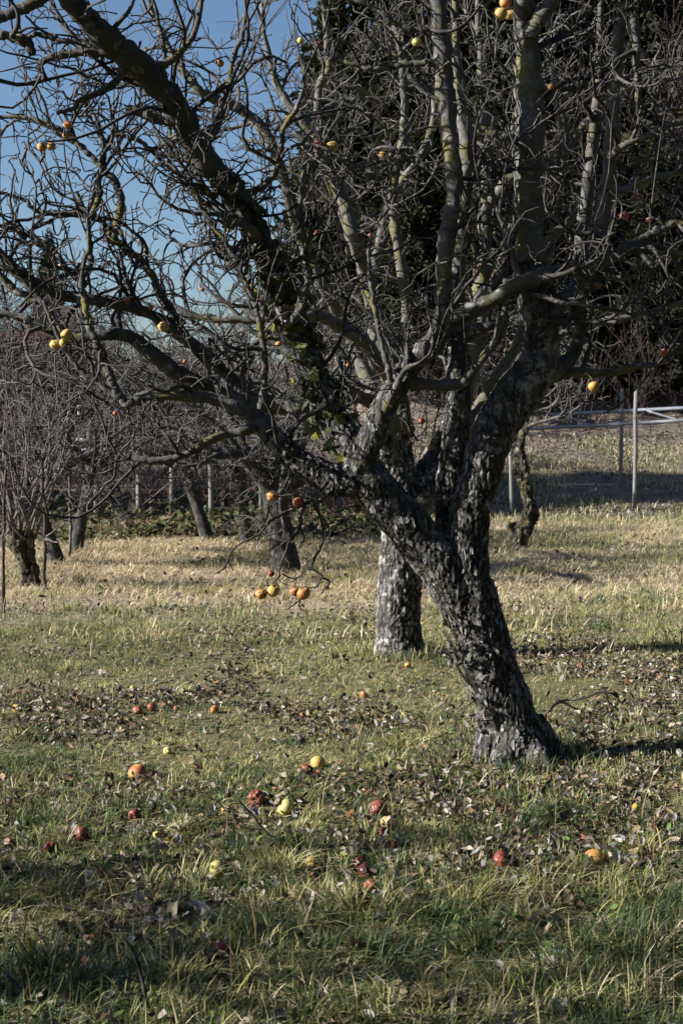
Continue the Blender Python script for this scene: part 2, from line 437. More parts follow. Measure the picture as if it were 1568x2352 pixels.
# ------------------------------------------------------------------ old bark as real relief
def remeshed_trunk(tubes, voxel=.0066, rough_z=(1.3, 2.4), freq=46., amp=.0062, seed=1, zs=.30):
    V, Q, T = join(tubes)
    me = mesh_from('trunk_raw', V, [Q, T])
    o = bpy.data.objects.new('trunk_raw', me); COL.objects.link(o)
    md = o.modifiers.new('r', 'REMESH'); md.mode = 'VOXEL'; md.voxel_size = voxel
    sm = o.modifiers.new('s', 'SMOOTH'); sm.factor = .5; sm.iterations = 7
    dg = bpy.context.evaluated_depsgraph_get(); dg.update()
    m2 = bpy.data.meshes.new_from_object(o.evaluated_get(dg))
    bpy.data.objects.remove(o); bpy.data.meshes.remove(me)
    n = len(m2.vertices); co = np.zeros(n*3, np.float32); no = np.zeros(n*3, np.float32)
    m2.vertices.foreach_get('co', co); m2.vertices.foreach_get('normal', no)
    co = co.reshape(-1, 3).astype(float); no = no.reshape(-1, 3).astype(float)
    rough = 1 - .62*sstep(rough_z[0], rough_z[1], co[:, 2])
    wv = np.stack([fbm(co[:, 0]*9, co[:, 1]*9, co[:, 2]*5, seed=seed+k, oct=3)-.5 for k in range(3)], -1)
    q = co.copy(); q[:, 2] *= zs
    q = (q + wv*.075*np.array([1, 1, .6]))*freq
    f1, f2, cid = cells(q, seed*7+1)
    edge = sstep(.03, .20, f2-f1)
    q2 = co*np.array([1, 1, .55])*freq*2.6 + wv*3
    fis = np.abs(fbm(co[:, 0]*26+wv[:, 0]*2, co[:, 1]*26, co[:, 2]*6.5+wv[:, 2]*2, seed=seed+50, oct=3)-.5)
    heal = sstep(.5, .62, fbm(co[:, 0]*10, co[:, 1]*10, co[:, 2]*6, seed=seed+60, oct=3))
    edge = np.maximum(edge, heal*.85)*(.25+.75*sstep(.0, .06, fis))
    g1, g2, cid2 = cells(q2, seed*7+5)
    edge2 = sstep(.0, .25, g2-g1)
    lump = fbm(co[:, 0]*7, co[:, 1]*7, co[:, 2]*4, seed=seed+30, oct=3)-.5
    d = rough*(amp*(edge-.6) + amp*.9*(cid-.5)*edge + amp*.4*(edge2-.5)) + .012*lump
    co += no*d[:, None]
    m2.vertices.foreach_set('co', co.astype(np.float32).ravel())
    at = m2.attributes.new('crack', 'FLOAT', 'POINT'); at.data.foreach_set('value', np.clip(1-(1-edge*(.45+.55*edge2))*(.35+.65*rough), 0, 1).astype(np.float32))
    at = m2.attributes.new('tint', 'FLOAT', 'POINT'); at.data.foreach_set('value', np.clip(-.15+cid*.9*edge+.5*(cid2-.3), 0, 1).astype(np.float32))
    m2.polygons.foreach_set('use_smooth', np.ones(len(m2.polygons), bool))
    m2.update()
    return m2, co, no, rough
def flakes(co, no, rough, n, size=(.007, .020), zmax=2.2):
    """small lifting bark scales"""
    ok = np.where((rough > .75) & (co[:, 2] < zmax) & (co[:, 2] > .02))[0]
    idx = rng.choice(ok, n)
    c = co[idx]; nn = unit(no[idx]); up = np.tile([[-.12, 0, 1.0]], (n, 1))
    a = unit(np.cross(up, nn)); b2 = unit(np.cross(nn, a))
    w = rng.uniform(*size, n)[:, None]*.6; h = rng.uniform(*size, n)[:, None]*1.5
    rings = []
    for k in range(7):
        an = k/7*2*math.pi
        rr = rng.uniform(.65, 1.2, size=(n, 1))
        lift = rng.uniform(.0, .004, size=(n, 1))*(1 if k % 3 else 1.8)
        rings.append(c + a*w*math.cos(an)*rr + b2*h*math.sin(an)*rr + nn*lift)
    rings.append(c + nn*rng.uniform(.002, .005, size=(n, 1)))
    V = np.stack(rings, 1).reshape(-1, 3)
    base = np.arange(n)[:, None]*8
    k = np.arange(7)[None, :]
    T = np.stack([base+k, base+(k+1) % 7, np.broadcast_to(base+7, (n, 7))], -1).reshape(-1, 3)
    g = rng.uniform(.06, .33, n); g[rng.random(n) < .25] *= .4
    col = np.repeat(np.stack([g, g*.97, g*.91], -1), 8, 0)
    return mesh_from('bark_flakes', V, [T], smooth=False, attrs={'tint': col})

# ------------------------------------------------------------------ the leaning old apple tree in front
base = G(1193, 1745); Y0 = float(base[1])
def T_(rows, Y=None, **k): return traced(rows, Y0 if Y is None else Y, **k)
a0 = Y0
ROOTS = [T_([(1180, 1640, 44), (x1*.5+590, 1712, 36, a0+dy*.5), (x1, 1752, 25, a0+dy), (x1+(x1-1193)*.35, 1775, 12, a0+dy*1.3)], wob=.02) for x1, dy in ((1092, .05), (1150, -.2), (1245, -.22), (1305, .0), (1290, .2), (1130, .2))]
tr = [T_([(1200, 1790, 98), (1193, 1745, 88), (1180, 1695, 76), (1160, 1640, 68), (1130, 1540, 61), (1106, 1450, 60), (1086, 1370, 55), (1074, 1290, 50), (1076, 1220, 47), (1088, 1140, 44), (1110, 1060, 46), (1140, 980, 50, a0+.02), (1180, 915, 54, a0+.03), (1220, 862, 50, a0+.04), (1240, 800, 43, a0+.05), (1238, 740, 39), (1224, 680, 36), (1216, 610, 35)], wob=.03),
      T_([(1105, 1460, 54), (1055, 1365, 56), (1005, 1290, 57), (955, 1230, 53), (900, 1168, 50, a0-.02), (850, 1118, 48, a0-.05), (812, 1098, 42, a0-.06), (765, 1104, 36, a0-.06), (700, 1068, 31, a0-.05), (650, 1028, 27), (615, 992, 25)], wob=.03),
      T_([(845, 1118, 40, a0-.06), (822, 1085, 36), (840, 1040, 31, a0-.1), (862, 980, 29), (890, 920, 28), (930, 855, 27), (975, 805, 26), (1008, 765, 25), (1022, 700, 21)], wob=.03),
      T_([(905, 1172, 44, a0+.05), (845, 1090, 42, a0+.2), (800, 1020, 39, a0+.3), (755, 940, 37, a0+.36), (715, 850, 35), (685, 760, 33, a0+.34), (660, 690, 32, a0+.3)], wob=.03),
      T_([(1070, 1330, 30, a0+.05), (1038, 1230, 31, a0+.17), (1033, 1120, 33, a0+.2), (1045, 1010, 31), (1052, 900, 28, a0+.24), (1055, 790, 26, a0+.28), (1056, 745, 22)], wob=.03),
      T_([(1150, 1650, 40), (1125, 1700, 34, a0-.06), (1108, 1765, 26, a0-.1)], wob=.02),
      T_([(1215, 1660, 40), (1250, 1710, 34, a0+.02), (1288, 1775, 24, a0-.02)], wob=.02),
      T_([(1180, 1660, 40, a0-.05), (1190, 1710, 36, a0-.12), (1195, 1775, 28, a0-.17)], wob=.02)]
trunk_me, tco, tno, trough = remeshed_trunk([tube(p, r, 20) for p, r in tr+ROOTS], seed=1)
APPLE_TREE = thing('apple_tree', tuple(base), 'big leaning old apple tree with a forked dark trunk, nearest the camera', 'tree', 'old apple trees of the orchard')
link('trunk', trunk_me, M_TRUNK, APPLE_TREE)
link('bark_flakes', flakes(tco, tno, trough, 1100), M_FLAKE, APPLE_TREE, kind='stuff')

LIMBS = [  # material, sides, control points
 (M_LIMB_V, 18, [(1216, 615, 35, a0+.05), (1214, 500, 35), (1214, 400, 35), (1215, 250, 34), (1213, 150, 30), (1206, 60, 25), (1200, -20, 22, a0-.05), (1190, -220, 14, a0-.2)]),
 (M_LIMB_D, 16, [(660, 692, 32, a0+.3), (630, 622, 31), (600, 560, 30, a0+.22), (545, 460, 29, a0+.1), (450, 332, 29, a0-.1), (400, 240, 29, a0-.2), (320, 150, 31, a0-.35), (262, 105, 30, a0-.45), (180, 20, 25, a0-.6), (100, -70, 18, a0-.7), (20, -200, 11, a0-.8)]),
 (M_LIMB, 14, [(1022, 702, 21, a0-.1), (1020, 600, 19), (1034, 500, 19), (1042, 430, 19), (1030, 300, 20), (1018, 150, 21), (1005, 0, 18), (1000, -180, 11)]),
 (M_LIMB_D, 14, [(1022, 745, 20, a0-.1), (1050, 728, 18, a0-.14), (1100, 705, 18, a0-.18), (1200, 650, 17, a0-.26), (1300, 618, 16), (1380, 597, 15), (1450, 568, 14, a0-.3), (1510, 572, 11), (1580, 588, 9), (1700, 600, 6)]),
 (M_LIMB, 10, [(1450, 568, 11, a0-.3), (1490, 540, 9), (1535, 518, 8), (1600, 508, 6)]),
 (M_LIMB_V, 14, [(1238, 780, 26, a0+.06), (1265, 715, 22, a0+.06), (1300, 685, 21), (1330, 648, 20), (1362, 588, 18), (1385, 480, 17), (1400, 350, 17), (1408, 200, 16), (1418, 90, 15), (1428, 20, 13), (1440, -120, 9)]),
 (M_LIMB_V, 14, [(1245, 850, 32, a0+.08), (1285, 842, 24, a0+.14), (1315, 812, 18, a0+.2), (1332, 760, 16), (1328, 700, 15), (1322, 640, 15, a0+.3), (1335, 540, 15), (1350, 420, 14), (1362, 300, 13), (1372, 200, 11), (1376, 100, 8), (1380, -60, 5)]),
 (M_LIMB, 10, [(940, 885, 18, a0-.12), (965, 882, 14), (1010, 886, 13), (1058, 880, 13), (1085, 850, 10), (1120, 805, 10), (1152, 760, 9), (1160, 690, 8), (1162, 640, 7)]),
 (M_LIMB, 14, [(618, 996, 26, a0-.05), (590, 962, 21), (540, 932, 16, a0-.1), (480, 914, 14), (400, 909, 13, a0-.15), (325, 912, 12), (287, 934, 11)]),
 (M_LIMB, 8, [(290, 930, 10, a0-.15), (262, 888, 9), (248, 850, 9), (232, 810, 8), (208, 760, 8), (196, 700, 8), (188, 640, 6), (205, 560, 5), (202, 500, 4)]),
 (M_LIMB, 8, [(278, 915, 7, a0-.15), (230, 880, 6), (185, 850, 6), (150, 800, 5), (122, 745, 4), (100, 690, 3)]),
 (M_LIMB, 10, [(588, 978, 14, a0-.05), (560, 990, 12, a0-.12), (520, 997, 11), (470, 1020, 10, a0-.2), (420, 1046, 9), (362, 1058, 9), (305, 1052, 7), (275, 1040, 5)]),
 (M_LIMB, 8, [(597, 972, 11, a0-.06), (603, 905, 9), (608, 850, 8), (602, 780, 7), (588, 700, 6), (560, 640, 5), (520, 560, 5), (470, 490, 4), (440, 420, 4), (415, 370, 3)]),
 (M_LIMB, 8, [(560, 895, 6, a0-.02), (556, 850, 6), (575, 800, 6), (605, 778, 6), (642, 776, 6)]),
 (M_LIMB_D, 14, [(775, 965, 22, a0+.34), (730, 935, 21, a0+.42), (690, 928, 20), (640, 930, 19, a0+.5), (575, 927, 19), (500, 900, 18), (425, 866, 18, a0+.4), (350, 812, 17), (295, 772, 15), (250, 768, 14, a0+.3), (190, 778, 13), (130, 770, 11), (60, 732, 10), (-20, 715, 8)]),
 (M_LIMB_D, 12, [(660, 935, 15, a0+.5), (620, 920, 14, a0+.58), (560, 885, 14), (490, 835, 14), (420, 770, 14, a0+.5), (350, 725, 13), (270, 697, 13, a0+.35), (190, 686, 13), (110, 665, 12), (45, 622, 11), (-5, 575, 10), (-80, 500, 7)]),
 (M_LIMB, 8, [(420, 745, 9, a0+.5), (380, 692, 9), (352, 640, 8), (325, 595, 8), (285, 570, 8), (263, 545, 9), (275, 490, 9), (271, 432, 9), (245, 395, 8), (205, 356, 7), (165, 317, 7), (118, 290, 6), (60, 270, 5), (-10, 268, 4)]),
 (M_LIMB, 8, [(264, 548, 8, a0+.5), (240, 515, 7), (213, 499, 7), (150, 491, 7), (85, 484, 6), (58, 460, 5), (20, 446, 4), (-10, 440, 4)]),
 (M_LIMB, 8, [(214, 497, 7, a0+.5), (228, 440, 7), (234, 385, 6), (246, 330, 6), (264, 309, 5), (300, 316, 5), (325, 325, 5), (345, 342, 6), (372, 335, 7), (412, 308, 9, a0)]),
 (M_LIMB, 8, [(192, 690, 8, a0+.35), (187, 640, 8), (156, 616, 7), (130, 585, 7), (98, 560, 7), (55, 556, 6), (40, 528, 6), (-8, 517, 5)]),
 (M_LIMB, 8, [(190, 640, 7, a0+.35), (207, 600, 7), (205, 540, 6), (196, 490, 5), (178, 440, 4)]),
 (M_LIMB, 8, [(110, 665, 9, a0+.35), (85, 690, 8), (40, 668, 8), (0, 630, 7), (-40, 600, 6)]),
 (M_LIMB, 8, [(150, 772, 8, a0+.3), (130, 735, 7), (95, 690, 7), (45, 640, 7), (0, 600, 6)]),
 (M_LIMB_D, 10, [(262, 118, 16, a0-.45), (240, 120, 11), (170, 122, 9), (112, 135, 8), (92, 150, 7), (105, 180, 5)]),
 (M_LIMB_D, 8, [(225, 115, 8, a0-.45), (190, 98, 6), (130, 92, 6), (85, 78, 5), (50, 95, 4)]),
 (M_LIMB_D, 8, [(285, 160, 12, a0-.4), (272, 180, 9), (245, 204, 8), (213, 220, 7), (180, 232, 7), (172, 248, 5), (130, 260, 4)]),
 (M_LIMB_D, 10, [(415, 286, 14, a0-.18), (395, 278, 12), (362, 274, 11), (325, 259, 10), (290, 252, 8)]),
 (M_LIMB_D, 10, [(130, -30, 16, a0-.68), (80, 5, 14), (40, 25, 14), (-5, 42, 13), (-60, 60, 10)]),
 (M_LIMB_D, 10, [(-20, 78, 10, a0-.7), (30, 82, 12), (60, 98, 11), (76, 118, 9)]),
 (M_LIMB, 8, [(655, 752, 9, a0+.28), (678, 725, 8, a0+.1), (698, 690, 8), (706, 630, 7), (705, 575, 7), (692, 510, 6), (690, 440, 5), (700, 380, 4)]),
 (M_LIMB, 8, [(640, 742, 8, a0+.28), (610, 712, 8, a0+.15), (580, 680, 8), (540, 612, 7), (500, 545, 6), (452, 450, 6), (420, 385, 5), (395, 320, 4), (380, 260, 3)]),
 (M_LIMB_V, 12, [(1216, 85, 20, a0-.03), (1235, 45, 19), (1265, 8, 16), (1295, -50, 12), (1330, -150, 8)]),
 (M_LIMB, 8, [(1430, 15, 10, a0+.02), (1450, 30, 9, a0-.05), (1460, 80, 9), (1462, 165, 8), (1470, 250, 8), (1487, 282, 8), (1520, 262, 7), (1570, 245, 5)]),
 (M_LIMB_D, 8, [(1408, 192, 8, a0+.04), (1375, 196, 7), (1330, 200, 7), (1288, 206, 6)]),
 (M_LIMB, 8, [(1270, 862, 16, a0+.12), (1310, 855, 13), (1360, 857, 11), (1415, 854, 9), (1462, 841, 8), (1512, 834, 6), (1565, 798, 5), (1620, 770, 4)]),
 (M_LIMB, 8, [(1030, 152, 9, a0-.12), (985, 145, 8), (930, 148, 7), (880, 155, 7), (835, 156, 5), (790, 140, 4)]),
 (M_LIMB, 8, [(1018, 60, 10, a0-.12), (960, 66, 8), (910, 55, 7), (860, 20, 6), (800, -10, 5)]),
 (M_LIMB_V, 10, [(1056, 790, 20, a0+.28), (1050, 690, 18, a0+.32), (1058, 560, 17), (1066, 450, 17), (1070, 360, 16), (1062, 250, 14), (1050, 150, 11), (1045, 30, 8), (1040, -80, 5)]),
 (M_LIMB, 10, [(1066, 770, 16, a0+.28), (1110, 752, 13, a0+.2), (1160, 738, 12), (1215, 735, 14, a0+.06)]),
 (M_LIMB, 8, [(875, 960, 12, a0-.1), (905, 900, 10, a0-.2), (930, 850, 8), (980, 830, 5), (1020, 800, 4)]),
 (M_LIMB, 8, [(905, 905, 9, a0-.12), (895, 860, 8, a0-.2), (880, 800, 7), (862, 720, 6), (850, 640, 5), (846, 560, 4)]),
 (M_LIMB, 8, [(1216, 690, 10, a0+.02), (1190, 640, 8, a0-.1), (1170, 560, 7), (1140, 480, 6), (1120, 400, 5), (1090, 330, 4)]),
 (M_LIMB, 8, [(1215, 350, 10, a0+.0), (1180, 320, 8, a0-.1), (1140, 310, 7), (1100, 290, 6), (1060, 240, 5)]),
 (M_LIMB, 8, [(1400, 360, 9, a0), (1440, 330, 8, a0-.1), (1490, 310, 7), (1540, 285, 6), (1600, 270, 4)]),
 (M_LIMB, 8, [(600, 560, 11, a0+.2), (570, 520, 9, a0+.0), (520, 500, 8), (470, 430, 6), (440, 360, 5)]),
 (M_LIMB, 8, [(450, 335, 11, a0-.1), (500, 290, 9, a0-.1), (520, 220, 7), (535, 140, 6), (560, 60, 5), (575, -40, 4)]),
 (M_LIMB, 8, [(545, 455, 11, a0+.1), (600, 430, 9, a0+.1), (640, 380, 7), (650, 300, 6), (690, 230, 5), (700, 150, 4)]),
 (M_LIMB, 8, [(330, 165, 12, a0-.34), (390, 140, 9, a0-.3), (440, 90, 7), (460, 20, 6), (470, -60, 4)]),
]
main_limbs = []
for k, (mat, ns, rows) in enumerate(LIMBS):
    p, r = T_(rows, per=12, wob=.16 if rows[0][2] < 12 else .05)
    main_limbs.append((p, r))
    V, Q, Tt = tube(p, r, ns+4, knob=.55 if rows[0][2] < 25 else .4)
    link('limb', mesh_from('limb', V, [Q, Tt]), mat, APPLE_TREE)
def keep_main(t):
    m = t[:, -1]; x, y, f = project(m)
    lim = np.where(x > 1320, 930, np.where(x > 760, 985, np.where(x > 520, 1060, 1080)))
    zone = (m[:, 1] > 5.7) & (y < lim + 60*rng.random(len(m))) 
    core = (x > 1000) & (x < 1290) & (y > 830) & (m[:, 1] < Y0+.1)          # keep the bare trunk fork clear
    core |= (x > 780) & (x < 1000) & (y > 960) & (m[:, 1] < Y0)
    return zone & ~core
parts, tw_main = crown_from(main_limbs + [(tr[2][0][10:], tr[2][1][10:]), (tr[3][0][14:], tr[3][1][14:]), (tr[1][0][40:], tr[1][1][40:])], d1=5.2, d2=9.5, d3=7.5, keep=keep_main)
sa = [resample(p, r, 20) for p, r in main_limbs]
pos, d_, pr_, _ = sprout(np.stack([a[0] for a in sa]), np.stack([a[1] for a in sa]), np.array([a[2] for a in sa]), 1.3, t0=.1, up=.9, rmax=.07)
t_ = grow(pos, d_, rng.uniform(.35, 1.15, len(pos)), 12, .05, .06)
t_ = t_[keep_main(t_)]
parts.append(batch_tubes(t_, rng.uniform(.004, .006, len(t_))[:, None]*np.linspace(1, .35, 13)[None], 4))
# the low spray with its cluster of apples
SPRAY = [[(775, 1120, 9), (735, 1150, 7), (700, 1160, 5), (680, 1165, 4), (640, 1180, 4), (610, 1205, 4), (595, 1225, 3), (560, 1245, 3), (530, 1270, 2.5), (520, 1300, 2.5), (500, 1318, 2)],
 [(700, 1160, 5), (692, 1185, 4), (688, 1210, 4), (665, 1240, 3.5), (650, 1275, 3), (642, 1320, 2.6), (632, 1335, 2.2), (617, 1348, 2)],
 [(712, 1155, 5), (735, 1180, 4), (742, 1220, 4.5), (737, 1260, 4), (712, 1300, 4), (740, 1320, 3.5), (754, 1335, 3), (748, 1350, 2.4), (738, 1362, 2)],
 [(742, 1190, 4), (755, 1215, 3), (752, 1245, 3), (775, 1240, 2.5), (795, 1248, 2)],
 [(738, 1318, 3), (735, 1338, 2.4), (722, 1350, 2.4), (705, 1352, 2)],
 [(655, 1180, 3), (660, 1210, 2.6), (668, 1232, 2.6), (645, 1250, 2.2), (632, 1262, 2)],
 [(688, 1210, 3), (700, 1235, 2.6), (690, 1250, 2.2)],
 [(735, 1150, 4), (690, 1140, 3.5), (650, 1138, 3), (620, 1150, 3), (612, 1190, 2.4), (598, 1215, 2.2)],
 [(642, 1135, 4), (650, 1118, 3), (668, 1090, 4), (700, 1075, 7)],
 [(630, 1335, 2.4), (640, 1348, 2), (630, 1352, 2)],
 [(648, 1318, 2.6), (680, 1328, 2), (712, 1303, 2.4)],
 [(692, 1362, 2), (690, 1378, 2), (672, 1390, 2), (662, 1400, 1.6)], [(690, 1378, 2), (688, 1395, 2), (692, 1405, 1.8)],
 [(275, 1040, 5), (268, 1060, 4), (262, 1090, 4), (235, 1125, 3.5), (195, 1160, 3), (165, 1172, 2.6), (140, 1182, 2)],
 [(265, 1075, 3), (230, 1092, 3), (195, 1085, 2.6), (160, 1075, 2.4), (140, 1045, 2)],
 [(172, 1170, 2.6), (158, 1145, 2.2), (145, 1125, 2)],
 [(270, 1045, 4), (240, 985, 4), (215, 930, 4), (180, 885, 3.6), (140, 825, 3)],
 [(275, 1042, 3), (310, 1000, 3), (300, 960, 2.6), (285, 900, 2.4)],
 [(975, 1110, 2), (985, 1040, 2.2), (1005, 950, 2.2), (1012, 920, 2)]]
sprays = [T_(r, Y=Y0-.08, per=4, wob=.45) for r in SPRAY]
parts += [tube(p, np.maximum(r*.8, .0024), 6) for p, r in sprays]
sq = [resample(p, r, 16) for p, r in sprays]
pos, d_, _, _ = sprout(np.stack([a[0] for a in sq]), np.stack([a[1] for a in sq]), np.array([a[2] for a in sq]), 16, t0=.1, up=.0)
t_ = grow(pos, d_, rng.uniform(.012, .075, len(pos)), 4, .3, .0, .3)
parts.append(batch_tubes(t_, np.tile(np.array([[.0027, .0023, .002, .0019, .0022]]), (len(t_), 1)), 4))
tw_main = np.concatenate([tw_main] + [p for p, r in sprays])

# ------------------------------------------------------------------ second old apple tree, straight trunk
b2 = G(917, 1505); Y2 = float(b2[1])
tr2 = [traced([(917, 1535, 72), (917, 1505, 63), (917, 1480, 55), (915, 1440, 51), (915, 1380, 50), (918, 1300, 50), (925, 1230, 50), (925, 1170, 50), (912, 1100, 46), (905, 1040, 42), (907, 980, 36)], Y2, wob=.02),
       traced([(930, 1200, 40), (965, 1130, 36), (1000, 1060, 32, Y2+.2), (1035, 985, 26), (1055, 930, 22)], Y2, wob=.02)]
me2, co2, no2, ro2 = remeshed_trunk([tube(p, r, 18) for p, r in tr2], voxel=.010, seed=4, freq=34, amp=.010)
TREE2 = thing('apple_tree', tuple(b2), 'old apple tree with a straight pale flaky trunk, just behind the leaning tree', 'tree', 'old apple trees of the orchard')
link('trunk', me2, M_TRUNK2, TREE2)
LIMBS2 = [
 [(907, 985, 36), (908, 920, 28), (898, 850, 24), (870, 760, 20), (850, 650, 18), (815, 540, 16, Y2-.3), (770, 420, 14), (730, 330, 13), (690, 270, 11), (640, 200, 8), (610, 100, 6), (600, 0, 5)],
 [(905, 1000, 24), (895, 900, 17, Y2-.4), (862, 815, 17, Y2-.8), (790, 752, 16, Y2-1.1), (715, 722, 14, Y2-1.3), (640, 732, 11), (540, 735, 9), (455, 728, 8), (380, 690, 5)],
 [(890, 1000, 20), (850, 880, 16, Y2+.2), (800, 760, 14), (735, 640, 13, Y2-.2), (692, 560, 13), (662, 440, 13, Y2-.5), (612, 312, 13), (556, 252, 12), (475, 218, 11, Y2-.9), (425, 172, 9), (385, 105, 7), (350, 20, 6), (320, -80, 4)],
 [(1055, 935, 22, Y2+.2), (1090, 830, 20), (1105, 700, 18), (1112, 560, 16), (1118, 400, 14), (1112, 250, 11), (1100, 80, 7), (1095, -60, 5)],
 [(1000, 1060, 24, Y2+.2), (1090, 960, 18, Y2+.3), (1180, 800, 15), (1240, 660, 13), (1268, 545, 12), (1285, 400, 12), (1295, 300, 11), (1283, 228, 10), (1262, 100, 7), (1250, -40, 5)],
 [(898, 850, 16), (930, 760, 13), (925, 640, 12), (905, 520, 12), (905, 415, 11), (930, 300, 10), (925, 180, 8), (905, 40, 6)],
 [(870, 760, 15), (840, 640, 12, Y2+.5), (790, 500, 11), (745, 380, 10), (733, 300, 10), (735, 200, 10), (755, 150, 9), (745, 40, 6), (730, -60, 4)],
 [(850, 650, 13), (870, 560, 10, Y2+.3), (900, 450, 9), (980, 330, 8), (1000, 200, 7), (1010, 80, 5)],
 [(1108, 690, 13, Y2+.1), (1150, 600, 10), (1190, 450, 9), (1180, 300, 8), (1200, 150, 6), (1210, 20, 5)],
 [(1112, 480, 12, Y2+.1), (1150, 430, 12, Y2-.2), (1210, 370, 11), (1230, 300, 9), (1240, 180, 6)],
 [(1260, 560, 11, Y2+.3), (1340, 470, 10), (1420, 440, 9), (1500, 410, 8), (1580, 395, 6)],
 [(1150, 860, 13, Y2+.3), (1260, 780, 11, Y2+.5), (1380, 740, 9), (1480, 720, 7), (1580, 690, 5)],
 [(880, 930, 16, Y2-.2), (800, 900, 13, Y2-.5), (720, 870, 11), (650, 800, 9), (580, 760, 7), (520, 700, 5)],
 [(880, 1010, 16, Y2-.1), (800, 985, 12, Y2-.2), (720, 990, 11, Y2-.5), (660, 940, 9), (600, 880, 8), (520, 850, 6), (430, 800, 4)],
 [(1280, 480, 10, Y2+.3), (1250, 380, 9, Y2), (1150, 330, 8), (1090, 300, 6)],
 [(1290, 360, 10, Y2+.3), (1340, 290, 9), (1400, 230, 8), (1480, 180, 6), (1560, 140, 5)],
 [(1118, 330, 10, Y2+.1), (1040, 250, 8), (960, 200, 7), (900, 120, 5)],
]
limbs2 = []
for rows in LIMBS2:
    p, r = traced(rows, Y2, per=7, wob=.12); limbs2.append((p, r))
    V, Q, Tt = tube(p, r, 12, knob=.55)
    link('limb', mesh_from('limb', V, [Q, Tt]), M_LIMB_V, TREE2)
def keep2(t):
    m = t[:, -1]; x, y, f = project(m)
    return (y < np.where(x > 1150, 900, 1010) + 60*rng.random(len(m))) & (m[:, 1] > 8.3)
parts2, tw2 = crown_from(limbs2, d1=6.6, d2=8.5, d3=5.5, keep=keep2, L1=(.4, 1.3), L2=(.12, .5), rt=(.0055, .0042, .0036))

# ------------------------------------------------------------------ apples
def apple_mesh(name, seed, wrinkle=0., squash=.9, lean=0.):
    nu, nv = 28, 18
    th = np.linspace(0.0, math.pi, nv)[:, None]; ph = (np.arange(nu)*2*math.pi/nu)[None, :]
    r = 1.0 + 0*th
    prof_r = np.sin(th)*(1.0+.08*np.cos(th)); prof_z = np.cos(th)*squash
    prof_z = prof_z - .30*np.exp(-(th/.33)**2) + .20*np.exp(-((math.pi-th)/.28)**2)
    x = prof_r*np.cos(ph); y = prof_r*np.sin(ph); z = prof_z + 0*ph
    Vv = np.stack([x, y, z], -1).reshape(-1, 3)
    n = fbm(Vv[:, 0]*1.3+seed, Vv[:, 1]*1.3, Vv[:, 2]*1.3, seed=seed, oct=2)-.5
    s = 1 + .16*n
    if wrinkle:
        w = np.abs(fbm(Vv[:, 0]*2.2+seed, Vv[:, 1]*2.2, Vv[:, 2]*1.2, seed=seed+9, oct=3)-.5)
        s = s - wrinkle*np.exp(-(w/.05)**2) - wrinkle*.4*np.clip(n*3, 0, 1)
    Vv = Vv*s[:, None]
    Vv[:, 0] += lean*Vv[:, 2]
    i = np.arange(nv-1)[:, None]*nu; j = np.arange(nu)[None, :]; j2 = (j+1) % nu
    Q = np.stack([i+j, i+nu+j, i+nu+j2, i+j2], -1).reshape(-1, 4)
    return mesh_from(name, Vv, [Q])
def apple_mat(name, c1, c2, spot, spots=.62, rough=.5):
    m, t, b = new_mat(name); v = coords(t)
    oi = t.nodes.new('ShaderNodeObjectInfo')
    ad = node(t, 'ShaderNodeVectorMath', operation='ADD'); t.links.new(v, ad.inputs[0])
    sc = node(t, 'ShaderNodeVectorMath', operation='SCALE'); t.links.new(oi.outputs['Location'], sc.inputs[0]); sc.inputs['Scale'].default_value = 7.3
    t.links.new(sc.outputs[0], ad.inputs[1]); v = ad.outputs[0]
    c = mix(t, ramp(t, noise_n(t, v, .9, 3, .6), [(.42, grey(0)), (.6, grey(1))]), c1, c2)
    c = mix(t, ramp(t, noise_n(t, v, 2.6, 4, .65), [(spots-.07, grey(0)), (spots-.01, grey(.9))]), c, spot)
    c = mix(t, ramp(t, noise_n(t, v, 9, 2, .5), [(.68, grey(0)), (.72, grey(.7))]), c, tuple(x*.5 for x in c2))
    t.links.new(c, b.inputs['Base Color']); b.inputs['Roughness'].default_value = rough+.08; b.inputs['Specular IOR Level'].default_value = .35
    bump(t, b, noise_n(t, v, 4, 4, .6), .12, .15)
    return m
AM = {
 'yellow': apple_mat('apple_yellow', (0.42, 0.30, 0.075), (0.40, 0.25, 0.075), (0.06, 0.025, 0.01), .69),
 'green': apple_mat('apple_greenish', (0.46, 0.41, 0.14), (0.52, 0.41, 0.13), (0.12, 0.05, 0.02), .68),
 'gold': apple_mat('apple_gold', (0.44, 0.26, 0.065), (0.36, 0.14, 0.045), (0.05, 0.02, 0.01), .67),
 'blush': apple_mat('apple_blush', (0.42, 0.27, 0.075), (0.30, 0.065, 0.03), (0.10, 0.02, 0.01), .62),
 'orange': apple_mat('apple_orange', (0.32, 0.12, 0.05), (0.26, 0.075, 0.037), (0.10, 0.025, 0.012), .62),
 'red': apple_mat('apple_red', (0.17, 0.04, 0.028), (0.23, 0.075, 0.042), (0.08, 0.015, 0.01), .6, .3),
 'darkred': apple_mat('apple_dark_red', (0.075, 0.012, 0.011), (0.11, 0.022, 0.016), (0.035, 0.008, 0.008), .6, .3),
 'rotten': apple_mat('apple_rotten', (0.22, 0.055, 0.028), (0.13, 0.03, 0.02), (0.04, 0.012, 0.01), .58, .4),
}
_shape = {}
def apple_data(kind, shape):
    key = (kind, shape)
    if key not in _shape:
        me = {'round': lambda: apple_mesh('apple', 3), 'pear': lambda: apple_mesh('apple', 5, .04, 1.08, .12), 'dent': lambda: apple_mesh('apple', 11, .16, .86), 'shrivel': lambda: apple_mesh('apple', 21, .34, .82, .08)}[shape]()
        me.materials.append(AM[kind]); _shape[key] = me
    return _shape[key]
